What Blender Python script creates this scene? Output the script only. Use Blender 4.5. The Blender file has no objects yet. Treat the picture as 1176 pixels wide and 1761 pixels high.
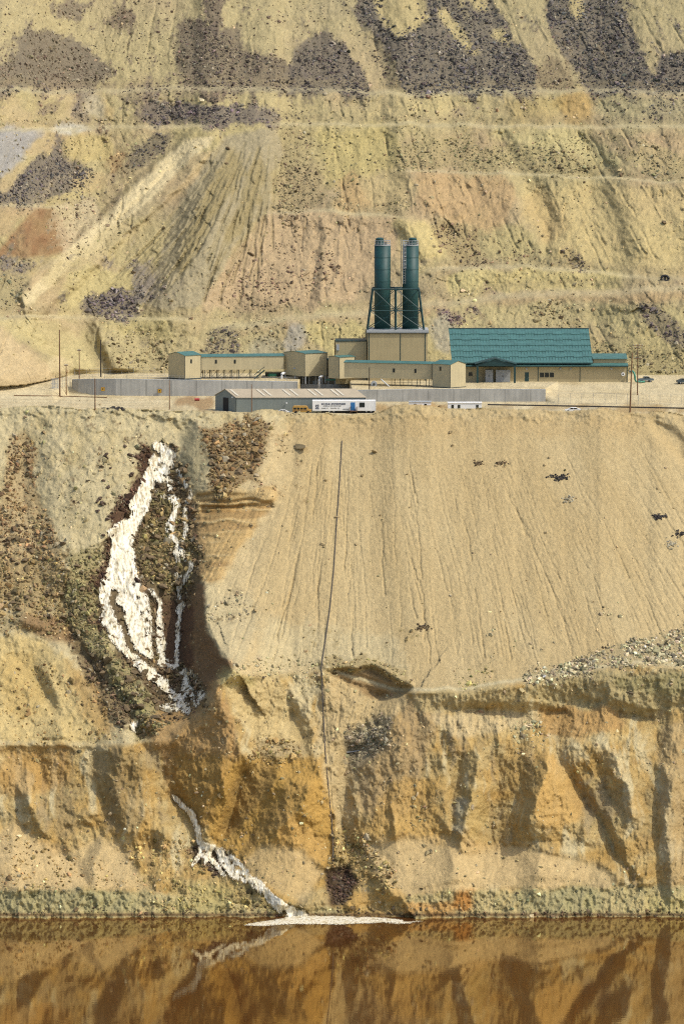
import bpy, bmesh, math, random
import numpy as np
from mathutils import Vector, Matrix

random.seed(7)
rng = np.random.default_rng(11)
C = bpy.context.scene.collection
sc = bpy.context.scene

# ------------------------------------------------------------------ camera, sky, sun, exposure
H = 190.0                                   # the camera looks across the pit lake from the far rim
PITCH = math.radians(-6.16)
FPX = 7700.0                                # focal length in units of a 1176 wide frame
cam_d = bpy.data.cameras.new('camera')
cam_d.sensor_fit = 'HORIZONTAL'
cam_d.sensor_width = 36.0
cam_d.lens = 36.0 * FPX / 1176.0
cam_d.clip_start = 1.0
cam_d.clip_end = 20000.0
cam = bpy.data.objects.new('camera', cam_d)
C.objects.link(cam)
cam.location = (0, 0, H)
cam.rotation_euler = (math.radians(90) + PITCH, 0, 0)
sc.camera = cam

SUN_AZ = math.radians(68)                   # to the right of the line of sight, a little behind the camera
SUN_EL = math.radians(51)
sdir = Vector((math.sin(SUN_AZ) * math.cos(SUN_EL), -math.cos(SUN_AZ) * math.cos(SUN_EL), math.sin(SUN_EL)))
w = bpy.data.worlds.new('World'); sc.world = w
w.use_nodes = True
nt = w.node_tree
bg = nt.nodes['Background']
sky = nt.nodes.new('ShaderNodeTexSky')
sky.sky_type = 'NISHITA'; sky.sun_disc = False
sky.sun_elevation = SUN_EL
sky.sun_rotation = math.atan2(sdir.x, sdir.y)
sky.air_density = 1.0; sky.dust_density = 3.0
nt.links.new(sky.outputs[0], bg.inputs[0])
bg.inputs[1].default_value = 0.15
sun_d = bpy.data.lights.new('sun', 'SUN')
sun_d.energy = 2.25; sun_d.angle = math.radians(0.6); sun_d.color = (1.0, 0.96, 0.85)
sun = bpy.data.objects.new('sun', sun_d); C.objects.link(sun)
sun.rotation_euler = sdir.to_track_quat('Z', 'Y').to_euler()
sun.location = (300, 700, 500)
sc.view_settings.view_transform = 'Standard'
sc.view_settings.look = 'None'
sc.view_settings.gamma = 1.0
sc.view_settings.exposure = 0.50
try:
    sc.cycles.max_bounces = 5; sc.cycles.diffuse_bounces = 3; sc.cycles.glossy_bounces = 3
    sc.cycles.use_denoising = False; sc.cycles.filter_width = 1.15
except Exception:
    pass

# ------------------------------------------------------------------ geometry of sight lines (used to lay the terrain out)
CP, SP = math.cos(PITCH), math.sin(PITCH)
def te(py):                                  # slope of the sight line through image row py
    yv = (880.5 - py) / FPX
    return (SP + yv * CP) / (CP - yv * SP)
def world(px, py, d):
    yv = (880.5 - py) / FPX
    Yc = CP - yv * SP
    return (px - 588.0) / FPX * d / Yc, d, H + (SP + yv * CP) / Yc * d
def P(px, py, d):
    return Vector([float(v) for v in world(px, py, d)])

def lin(c, k=0.66):
    c = np.asarray(c, dtype=np.float64) / 255.0
    g = c @ np.array([.35, .5, .15]); c = c * 0.90 + g[..., None] * 0.10
    return np.where(c <= 0.04045, c / 12.92, ((c + 0.055) / 1.055) ** 2.4) * k

# ------------------------------------------------------------------ noise
_TAB = rng.random((256, 256)).astype(np.float32)
def vn(x, y, seed=0):
    x = np.asarray(x, np.float32) + seed * 17.31; y = np.asarray(y, np.float32) + seed * 9.73
    xi = np.floor(x).astype(np.int32); yi = np.floor(y).astype(np.int32)
    fx = x - xi; fy = y - yi
    fx = fx * fx * (3 - 2 * fx); fy = fy * fy * (3 - 2 * fy)
    x0 = xi & 255; x1 = (xi + 1) & 255; y0 = yi & 255; y1 = (yi + 1) & 255
    return ((_TAB[y0, x0] * (1 - fx) + _TAB[y0, x1] * fx) * (1 - fy) +
            (_TAB[y1, x0] * (1 - fx) + _TAB[y1, x1] * fx) * fy)
def fbm(x, y, o=4, seed=0, g=0.5):
    s = 0.0; a = 1.0; t = 0.0
    c, sn = 0.8, 0.6
    for i in range(o):
        s = s + a * (vn(x, y, seed + i * 3) - 0.5); t += a
        x, y = (x * c - y * sn) * 2.03, (x * sn + y * c) * 2.03
        a *= g
    return s / t * 2.0                       # about -1..1
def ridged(x, y, o=4, seed=0, g=0.5):
    s = 0.0; a = 1.0; t = 0.0
    c, sn = 0.8, 0.6
    for i in range(o):
        s = s + a * (1 - np.abs(vn(x, y, seed + i * 3) * 2 - 1)); t += a
        x, y = (x * c - y * sn) * 2.03, (x * sn + y * c) * 2.03
        a *= g
    return s / t

def cells(x, y, seed=0):
    """broken-rock facets: every irregular cell gets its own tilt and height"""
    x = np.asarray(x, np.float32) + seed * 7.7; y = np.asarray(y, np.float32) + seed * 3.3
    xi = np.floor(x).astype(np.int32); yi = np.floor(y).astype(np.int32)
    best = np.full(x.shape, 9.0, np.float32); out = np.zeros(x.shape, np.float32)
    for dx in (-1, 0, 1):
        for dy in (-1, 0, 1):
            cx_ = xi + dx; cy_ = yi + dy
            a = _TAB[cy_ & 255, cx_ & 255]; b = _TAB[(cy_ + 91) & 255, (cx_ + 37) & 255]
            px = x - cx_ - a; py = y - cy_ - b
            q = px * px + py * py; m = q < best
            t1 = _TAB[(cy_ + 13) & 255, (cx_ + 71) & 255] - .5; t2 = _TAB[(cy_ + 51) & 255, (cx_ + 7) & 255] - .5; t3 = _TAB[(cy_ + 29) & 255, (cx_ + 133) & 255] - .5
            best = np.where(m, q, best); out = np.where(m, t1 * px * 2.0 + t2 * py * 1.2 + t3, out)
    return out
# ------------------------------------------------------------------ terrain: one sheet from below the waterline to above the top bench
ST = 1.4
xs = np.arange(-42, 1219, ST)
ext = np.cumsum(np.linspace(3, 40, 28))
xs = np.concatenate([(xs[0] - ext)[::-1], xs, xs[-1] + ext]).astype(np.float32)
ys = np.arange(1582, -30, -ST)
ys = np.concatenate([[1680, 1640, 1615, 1600, 1591], ys, ys[-1] - np.cumsum(np.linspace(3, 22, 26))]).astype(np.float32)
NX, NY = len(xs), len(ys)
IX0 = 28; IY0 = 5
X, Y = np.meshgrid(xs, ys)                  # row 0 is lowest on the slope
EL = te(ys)

def curve(pts, x=xs):
    p = sorted(pts)
    return np.interp(x, [a for a, b in p], [b for a, b in p]).astype(np.float32)

def rows(c): return c[None, :]
DS = -H / te(1576.0)
jag = fbm(xs * 0.05, xs * 0 + 3.1, 4, 5)
y_ledge = curve([(-700, 1535), (0, 1535), (250, 1532), (330, 1545), (450, 1562), (600, 1562), (690, 1545), (760, 1535), (1000, 1526), (1176, 1522), (1900, 1522)]) + jag * 9
y_cliff = curve([(-700, 1280), (0, 1278), (200, 1276), (290, 1268), (345, 1215), (372, 1165), (420, 1156), (560, 1150), (690, 1190), (720, 1188), (800, 1186), (900, 1168), (1000, 1152), (1080, 1138), (1176, 1145), (1900, 1150)]) + jag * 5
y_crest = curve([(-700, 704), (-40, 702), (40, 699), (90, 697), (110, 700), (135, 703), (163, 702), (200, 700), (260, 705), (300, 706), (370, 707), (430, 709), (445, 705), (463, 703), (485, 707), (505, 711), (520, 709), (540, 711), (565, 709), (585, 714), (610, 712), (640, 712), (655, 707), (675, 698), (700, 695), (725, 696), (745, 698), (770, 701), (800, 703), (830, 701), (870, 702), (900, 704), (940, 705), (975, 706), (1010, 704), (1032, 700), (1050, 704), (1080, 710), (1110, 709), (1135, 707), (1160, 709), (1176, 713), (1900, 712)])
y_crest = y_crest + fbm(xs * 0.09, xs * 0 + 8.7, 3, 9) * 1.6
d_toe = curve([(-700, 1104), (0, 1104), (50, 1112), (85, 1126), (120, 1142), (170, 1147), (420, 1148), (1020, 1149), (1100, 1143), (1176, 1141), (1900, 1141)])
d_toe = np.convolve(np.pad(d_toe, 12, mode='edge'), np.hanning(27)[1:-1] / np.hanning(27)[1:-1].sum(), mode='valid').astype(np.float32)
_yy = np.linspace(600, 700, 2001); _tt = te(_yy)
y_back = np.interp((102.0 - H) / d_toe, _tt[::-1], _yy[::-1]).astype(np.float32)

def sm(a, b, v):
    t = np.clip((v - a) / (b - a), 0, 1); return t * t * (3 - 2 * t)

# slope angle field, degrees
phi = np.full((NY, NX), 37.0, np.float32)
phi = np.where(Y > rows(y_cliff), 52.0, phi)
phi = np.where(Y > rows(y_ledge), 50.0 + 10 * rows(fbm(xs * .012, xs * 0 + 5.5, 3, 55)), phi)
phi = np.where(np.abs(Y - rows(y_cliff)) < 5, 16.0, phi)
phi = np.where(np.abs(Y - rows(y_ledge)) < 3, 30.0, phi)
gr_t = curve([(880, 1172), (900, 1166), (960, 1150), (1020, 1128), (1100, 1105), (1176, 1092), (1900, 1080)])
phi = np.where((X > 890) & (Y > rows(gr_t)) & (Y < rows(y_cliff)), 24.0, phi)
# the hill above the plant, with its benches
hill = Y < rows(y_back)
phi = np.where(hill, 33.0, phi)
BL = np.zeros((NY, NX), np.float32); TOE = BL.copy()
def bench(pts, w=2.0, ang=3.0, fade=30):
    global phi
    p = sorted(pts); w = w * 1.5
    c = rows(curve(p)) + rows(fbm(xs * 0.03, xs * 0 + p[0][1], 4, 3) * 5)
    m = sm(p[0][0] - fade, p[0][0] + fade, X) * (1 - sm(p[-1][0] - fade, p[-1][0] + fade, X))
    k = np.exp(-((Y - c) / w) ** 2) * m
    phi = phi * (1 - k) + ang * k
    # the lip just below a bench is steeper
    k2 = np.exp(-((Y - c - 3 * w - 9) / 9) ** 2) * m
    phi = phi * (1 - 0.7 * k2) + 50 * 0.7 * k2
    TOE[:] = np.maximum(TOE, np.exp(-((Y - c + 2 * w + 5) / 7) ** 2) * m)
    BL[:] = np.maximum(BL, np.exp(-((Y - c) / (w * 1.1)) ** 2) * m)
bench([(-700, 148), (0, 152), (130, 157), (300, 150), (600, 156), (700, 161), (850, 154), (1176, 158), (1900, 160)], 2.5)
bench([(-700, 224), (0, 222), (130, 222), (240, 215), (360, 216)], 2.2)
bench([(470, 213), (700, 212), (900, 216), (1176, 218), (1900, 220)], 2.0)
bench([(690, 292), (870, 297), (1000, 304), (1176, 312), (1900, 330)], 1.6)
bench([(455, 366), (560, 363), (690, 372)], 2.0)
bench([(0, 352), (60, 352), (120, 356)], 1.8)
bench([(745, 462), (900, 458), (1060, 470), (1176, 482), (1900, 500)], 2.2)
bench([(380, 562), (530, 545), (700, 530), (900, 505), (1176, 497), (1900, 495)], 4.0, 6)
bench([(-300, 540), (0, 545), (150, 545), (330, 548)], 2.0)

EL2 = np.broadcast_to(EL[:, None], (NY, NX))
tph = np.tan(np.radians(np.maximum(phi, 2.0)))
D = np.zeros((NY, NX), np.float64)
under = Y >= 1576
D = np.where(under, (H + DS) / (1 - EL2), D)
crest_row = np.array([np.argmax(ys <= y_crest[i]) for i in range(NX)])
back_row = np.array([np.argmax(ys <= y_back[i]) for i in range(NX)])
D_CREST = 1055.0
# below the crest: integrate, then stretch so that each column meets the crest line
r0 = int(np.argmax(ys < 1576))
d = np.full(NX, DS)
for r in range(r0, NY):
    de = EL[r] - EL[r - 1]
    d = d + d * de / (tph[r] - EL[r])
    D[r] = d
ar = np.arange(NX)
fc = (ys[crest_row - 1] - y_crest) / (ys[crest_row - 1] - ys[crest_row])
dc = D[crest_row - 1, ar] * (1 - fc) + D[crest_row, ar] * fc
def smooth_x(A, n=3):
    c = A.copy()
    k = np.hanning(2 * n + 3)[1:-1]; k /= k.sum()
    p = np.pad(A, [(0, 0), (n, n)], mode='edge'); c = 0
    for i, v in enumerate(k): c = c + v * p[:, i:i + A.shape[1]]
    return c
kf = (D_CREST - DS) / (dc - DS)
D = np.where(under, D, smooth_x(DS + (D - DS) * kf[None, :], 4))
# the plant yard
ra = curve([(-700, 1085), (90, 1090), (118, 1118), (150, 1116), (200, 1114), (513, 1114), (517, 1131), (600, 1131), (604, 1096.5), (938, 1096.5), (960, 1084), (1900, 1080)])
rb = curve([(-700, 1104), (0, 1104), (60, 1112), (118, 1122), (150, 1119), (200, 1117), (513, 1117), (517, 1135), (600, 1135), (604, 1099), (938, 1099), (960, 1122), (1900, 1124)])
Z0, Z1 = 99.0, 102.0
def yard_z(dd, a, b): return Z0 + (Z1 - Z0) * np.clip((dd - a) / (b - a), 0, 1)
lo = np.full((NY, NX), 1000.0); hi = np.full((NY, NX), 1600.0)
for _ in range(40):
    mid = (lo + hi) / 2
    f = H + EL2 * mid - yard_z(mid, rows(ra), rows(rb))
    lo = np.where(f > 0, mid, lo); hi = np.where(f > 0, hi, mid)
yard = (Y <= rows(y_crest)) & (Y > rows(y_back))
DY = (lo + hi) / 2
D = np.where(yard, np.maximum(DY, D_CREST + 1.5), D)
# the hill
lo = np.full(NX, 1000.0); hi = np.full(NX, 1600.0); eb = te(y_back)
for _ in range(40):
    mid = (lo + hi) / 2; f = H + eb * mid - yard_z(mid, ra, rb)
    lo = np.where(f > 0, mid, lo); hi = np.where(f > 0, hi, mid)
d = d_toe.astype(np.float64).copy()
HD = np.zeros((NY, NX))
eprev = eb.copy()
for r in range(int(back_row.min()), NY):
    on = r >= back_row
    de = EL[r] - eprev
    step = d * de / (tph[r] - EL[r])
    d = np.where(on, d + step, d); eprev = np.where(on, EL[r], eprev)
    HD[r] = d
D = np.where(hill, smooth_x(HD, 6), D)
lowm = (Y > rows(y_crest) + 1)              # pit wall
hillm = hill

# ---- strokes on the terrain: relief R in metres towards the viewer's side of the pit
R = np.zeros((NY, NX), np.float32)
def win(x0, x1, y0, y1):
    i0 = max(0, int(np.searchsorted(xs, x0)) - 1); i1 = min(NX, int(np.searchsorted(xs, x1)) + 1)
    j0 = max(0, int(np.searchsorted(-ys, -y1)) - 1); j1 = min(NY, int(np.searchsorted(-ys, -y0)) + 1)
    return slice(j0, j1), slice(i0, i1)
def dist(pts, pad, wl=0.0, ws=0.05, seed=0):
    px = [p[0] for p in pts]; py = [p[1] for p in pts]
    s = win(min(px) - pad, max(px) + pad, min(py) - pad, max(py) + pad)
    x = X[s].copy(); y = Y[s].copy()
    if wl:
        x = x + fbm(X[s] * ws, Y[s] * ws, 3, seed) * wl; y = y + fbm(X[s] * ws, Y[s] * ws, 3, seed + 40) * wl
    best = np.full(x.shape, 1e9, np.float32); side = np.zeros(x.shape, np.float32); tt = np.zeros(x.shape, np.float32)
    n = len(pts) - 1
    for k in range(n):
        ax, ay = pts[k][:2]; bx, by = pts[k + 1][:2]
        dx, dy = bx - ax, by - ay; L2 = dx * dx + dy * dy + 1e-6
        t = np.clip(((x - ax) * dx + (y - ay) * dy) / L2, 0, 1)
        q = np.hypot(x - ax - t * dx, y - ay - t * dy)
        m = q < best
        best = np.where(m, q, best); tt = np.where(m, (k + t) / n, tt)
        side = np.where(m, dy * (x - ax) - dx * (y - ay), side)   # > 0 to the right for a stroke drawn downwards
    return s, best, side, tt
def ridge(pts, w, h, wr=None, kind='cone', wl=6.0, taper=(0.6, 1.0), seed=1, ws=0.05):
    wr = w if wr is None else wr
    s, q, side, t = dist(pts, max(w, wr) * 1.6, wl, ws, seed)
    u = q / np.where(side > 0, wr, w)
    if kind == 'cone': pr = np.clip(1 - u, 0, 1) ** 1.15
    elif kind == 'gauss': pr = np.exp(-(u * 1.5) ** 2)
    else: pr = 1 - sm(0.6, 1.0, u)
    R[s] += h * pr * (taper[0] + (taper[1] - taper[0]) * t)
def inside(pts, x, y):
    r = np.zeros(x.shape, bool); n = len(pts); j = n - 1
    for i in range(n):
        xi, yi = pts[i]; xj, yj = pts[j]
        if yi != yj:
            r ^= ((yi > y) != (yj > y)) & (x < (xj - xi) * (y - yi) / (yj - yi) + xi)
        j = i
    return r
def blur(m, n):
    if n < 1: return m
    for ax in (0, 1):
        for _ in range(2):
            p = np.pad(m, [(n + 1, n) if a == ax else (0, 0) for a in (0, 1)], mode='edge')
            c = np.cumsum(p, axis=ax, dtype=np.float64)
            if ax == 0: m = ((c[2 * n + 1:] - c[:-2 * n - 1]) / (2 * n + 1)).astype(np.float32)
            else: m = ((c[:, 2 * n + 1:] - c[:, :-2 * n - 1]) / (2 * n + 1)).astype(np.float32)
    return m
def poly(pts, feather=5, warp=8, ws=0.045, seed=2, fine=0.0):
    px = [p[0] for p in pts]; py = [p[1] for p in pts]
    pad = feather * 2.5 + warp + fine + 6
    s = win(min(px) - pad, max(px) + pad, min(py) - pad, max(py) + pad)
    x = X[s] + fbm(X[s] * ws, Y[s] * ws, 4, seed) * warp; y = Y[s] + fbm(X[s] * ws, Y[s] * ws, 4, seed + 31) * warp
    if fine:
        x = x + (vn(X[s] * 0.31, Y[s] * 0.31, seed) - .5) * fine * 2; y = y + (vn(X[s] * 0.31, Y[s] * 0.31, seed + 5) - .5) * fine * 2
    return s, blur(inside(pts, x, y).astype(np.float32), int(round(feather / ST)))
def push(pts, h, feather=8, warp=6, seed=3):
    s, m = poly(pts, feather, warp, seed=seed); R[s] += h * m

# general roughness, by zone
cl = sm(0, 14, Y - rows(y_cliff)) * lowm
cl_mid = cl * (1 - sm(-6, 6, Y - rows(y_ledge)))
lg = sm(-4, 6, Y - rows(y_ledge)) * lowm
upper_left = lowm * (1 - cl) * (1 - sm(330, 430, X))
slope = lowm * (1 - cl) * sm(380, 470, X - (1150 - Y) * 0.22)
foot = np.zeros((NY, NX), np.float32)
for q in ([(612, 1462), (690, 1440), (780, 1458), (806, 1470), (880, 1456), (960, 1470), (1030, 1486), (1070, 1524), (760, 1532), (690, 1542), (640, 1500)], [(-60, 1462), (28, 1416), (92, 1470), (180, 1440), (240, 1500), (262, 1528), (-60, 1532)], [(402, 1496), (450, 1452), (520, 1462), (560, 1500), (520, 1552), (470, 1530)]):
    s_, m_ = poly(q, 4, 6); foot[s_] = np.maximum(foot[s_], m_)
cl_mid = cl_mid * (1 - .72 * foot)
wx = fbm(X * 0.012, Y * 0.012, 3, 21) * 40
R += 1.5 * cl_mid * fbm((X + wx) * 0.013, Y * 0.009, 3, 50)
R += 0.9 * cl_mid * (ridged((X + wx) * 0.05, Y * 0.022, 4, 60) - 0.5) * (0.3 + 1.2 * sm(-.2, .5, fbm(X * .02, Y * .02, 2, 61)))
R += 0.40 * cl_mid * fbm(X * 0.13, Y * 0.12, 4, 70, .6)
R += 1.1 * lg * (ridged(X * 0.035, Y * 0.02, 4, 80) - 0.5)
R += 0.7 * lg * fbm(X * 0.16, Y * 0.12, 4, 90)
R += upper_left * (1.3 * fbm(X * 0.02, Y * 0.02, 4, 100) + 0.35 * fbm(X * 0.12, Y * 0.12, 3, 110))
R += slope * (0.6 * fbm(X * 0.012, Y * 0.006, 3, 120) + 0.10 * fbm(X * 0.25, Y * 0.2, 2, 125))
lean = np.clip((X - 330) * 0.0009, -0.35, 0.6)
R += hillm * (2.2 * fbm((X - .6 * lean * Y) * 0.014, Y * 0.012, 4, 130) + 0.5 * (ridged((X - .5 * lean * (Y - 300)) * 0.05, Y * 0.022, 3, 140) - .5)
              + 0.45 * fbm(X * 0.14, Y * 0.14, 3, 150)) * sm(0, 30, rows(y_back) - Y)
facet = cells((X + wx * .4) / 34, Y / 46, 1); facet2 = cells(X / 13, Y / 15, 2); facet3 = cells(X / 6, Y / 6.5, 3)
rockyness = sm(-.25, .35, fbm(X * .013, Y * .016, 3, 185))
R += cl_mid * (.22 * facet2 * (.2 + .9 * rockyness) + .12 * facet3 + .6 * (ridged(X * .10 + wx * .03, Y * .018, 3, 187) - .5) * sm(-.3, .4, fbm(X * .01, Y * .012, 3, 188)))
flute = ridged((X + wx * .5) * .055, Y * .012 + fbm(X * .02, Y * .02, 2, 189) * .4, 3, 191) - .5
R += cl_mid * (.45 * (vn(X * .012, Y * .11 + fbm(X * .02, Y * .03, 3, 199) * 1.2, 35) - .5) * sm(.0, .5, fbm(X * .01, Y * .02, 2, 36) + .2) + .7 * flute * sm(-.35, .25, fbm(X * .011, Y * .014, 3, 193)) + .55 * (ridged(X * .03, Y * .03, 4, 197) - .5) + .22 * fbm(X * .3, Y * .22, 3, 198))
but = ridged((X + wx * 1.2) * .0085 + 3.3, Y * .0022, 2, 211) - .5
but2 = ridged((X + wx * .8) * .022, Y * .007 + fbm(X * .01, Y * .01, 2, 213), 3, 214) - .5
R += cl_mid * sm(0, 60, Y - rows(y_cliff)) * (4.2 * but + 1.9 * but2)
R += 1.6 * np.exp(-((Y - 1578) / 9) ** 2) * (ridged(X * .022, Y * 0 + 2.2, 4, 221) - .45)
R += lg * (.35 * facet2 + .2 * facet3)
R += upper_left * (.25 * facet2 + .12 * facet3)
R += hillm * (.5 * facet2 * rockyness + .16 * facet3) * sm(0, 30, rows(y_back) - Y)
berm = np.exp(-((Y - rows(y_crest) - 12) / 14) ** 2) * lowm
R += berm * (1.0 * fbm(X * 0.05, Y * 0.08, 4, 160) + 0.35 * fbm(X * 0.2, Y * 0.25, 3, 165))
# gorge of the waterfall
GORGE = [(258, 762), (300, 772), (320, 830), (336, 870), (332, 950), (332, 1000), (318, 1040), (312, 1140), (345, 1178), (362, 1196), (325, 1238), (285, 1235), (255, 1192), (215, 1132), (178, 1072), (166, 1015), (184, 930), (214, 880), (238, 820)]
push(GORGE, -2.0, 16, 6)
push([(306, 1000), (330, 1000), (330, 1040), (318, 1060), (318, 1140), (345, 1180), (362, 1196), (325, 1238), (285, 1235), (255, 1185), (262, 1040)], -2.6, 8, 4)
ridge([(346, 990), (354, 1020), (362, 1085), (404, 1152)], 40, 4.6, 110, taper=(0.35, 1.15), wl=8)
ridge([(392, 1120), (402, 1152), (365, 1200)], 34, 4.0, 60, wl=5)
push([(338, 862), (400, 842), (470, 838), (474, 862), (440, 900), (400, 960), (372, 1004), (340, 1000), (334, 930)], 1.4, 5, 8)
push([(345, 872), (470, 866), (468, 874), (345, 884)], -0.9, 2, 4)
push([(305, 765), (345, 735), (440, 715), (480, 725), (470, 800), (440, 838), (370, 842), (330, 832)], 2.2, 10, 10)
ridge([(160, 760), (160, 860), (120, 980)], 110, 4.0, 80, 'gauss')
ridge([(262, 790), (222, 870), (186, 920)], 60, 1.6, 12, wl=8)
ridge([(30, 760), (60, 900), (90, 1040)], 45, -2.4, 45, 'gauss')
push([(60, 730), (90, 735), (190, 745), (260, 742), (255, 752), (180, 756), (90, 748)], -1.0, 5, 4)
push([(300, 738), (345, 722), (330, 765), (305, 770)], -2.0, 8, 4)
# lower left rubble gully and cliff
ridge([(40, 1070), (95, 1085), (150, 1165), (222, 1268)], 70, 4.0, 22, wl=10)
ridge([(125, 1095), (165, 1160), (205, 1215), (232, 1262)], 26, -3.0, 40, wl=8)
ridge([(175, 1120), (215, 1180), (255, 1240)], 24, 2.2, 30, wl=10)
ridge([(20, 1150), (60, 1200), (110, 1262)], 40, 1.6, 20, wl=10)
push([(225, 1242), (298, 1228), (358, 1192), (374, 1164), (402, 1200), (425, 1300), (392, 1392), (350, 1424), (300, 1372), (272, 1296)], 2.6, 12, 8)
ridge([(374, 1164), (388, 1236), (425, 1310), (370, 1420)], 62, 1.3, 40, wl=10)
ridge([(228, 1255), (268, 1310), (302, 1374), (344, 1446), (372, 1472), (412, 1505), (455, 1542), (520, 1578)], 46, -1.5, 26, taper=(0.8, 1.0), wl=5)
ridge([(482, 1165), (530, 1240), (545, 1300), (572, 1400), (580, 1470)], 60, 2.6, 16, wl=10)
# the gully under the pump line
ridge([(650, 1172), (618, 1240), (590, 1310), (592, 1400), (596, 1490)], 66, -2.6, 60, taper=(0.5, 1.0), wl=8)
push([(556, 1152), (640, 1148), (706, 1182), (700, 1196), (655, 1203), (600, 1180)], -2.6, 3, 6)
push([(548, 1138), (640, 1134), (712, 1176), (706, 1184), (640, 1150), (556, 1152)], 1.2, 3, 4)
push([(596, 1290), (650, 1272), (642, 1300), (600, 1318)], -1.8, 6, 5)
ridge([(560, 1170), (556, 1260), (572, 1360)], 26, 1.2, 24, 'gauss')
# right-hand cliff: the edge above the gully
ridge([(714, 1194), (682, 1240), (640, 1300), (612, 1342), (606, 1402), (640, 1480), (694, 1556)], 26, 3.0, 110, wl=8)
# rim detail
ridge([(110, 705), (200, 702), (300, 712), (340, 730)], 14, 1.0, 14, wl=6)
push([(1118, 718), (1150, 728), (1180, 760), (1180, 800), (1150, 770), (1126, 742)], -2.2, 6, 4)
# the big smooth dump slope: fan of rills
def fan_x(x0, y):
    b = 0.0065 if x0 < 585 else 0.00125
    return x0 + (0.02 + b * (x0 - 585)) * (y - 735)
rr = random.Random(5)
for k in range(560):
    x0 = rr.uniform(490, 1250) if rr.random() > .25 else rr.uniform(486, 600)
    ya = rr.uniform(760, 1040); yb = min(1150, ya + rr.choice([40, 60, 90, 140, 200, 330]) * rr.uniform(.7, 1.2))
    if x0 > 900: yb = min(yb, 1125 - (x0 - 900) * 0.1)
    pts = []; wob = rr.uniform(0, 99); y = ya
    while y < yb:
        pts.append((fan_x(x0, y) + 7 * math.sin(wob + y * 0.017) * rr.uniform(.6, 1) + rr.uniform(-1.5, 1.5), y)); y += rr.uniform(18, 34)
    if len(pts) > 2:
        big = rr.random() < 0.08
        ridge(pts, 2.6 if big else 2.0, -(0.45 if big else rr.uniform(0.05, 0.27)), kind='cone', wl=2.0, taper=(0.3, 1.1), seed=k, ws=0.12)
tt_ = Y - 735
bR = np.where(X < 585 + 0.02 * tt_, 0.0065, 0.00125)
U0 = (X - 0.02 * tt_ + 585 * bR * tt_) / np.maximum(0.15, 1 + bR * tt_)
R += slope * 0.05 * fbm(U0 * 0.16, Y * 0.012, 3, 170)
R += slope * 0.09 * (ridged(U0 * 0.33, Y * 0.03, 3, 175) - .5) + slope * .07 * fbm(X * .3, Y * .35, 3, 176)
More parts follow.
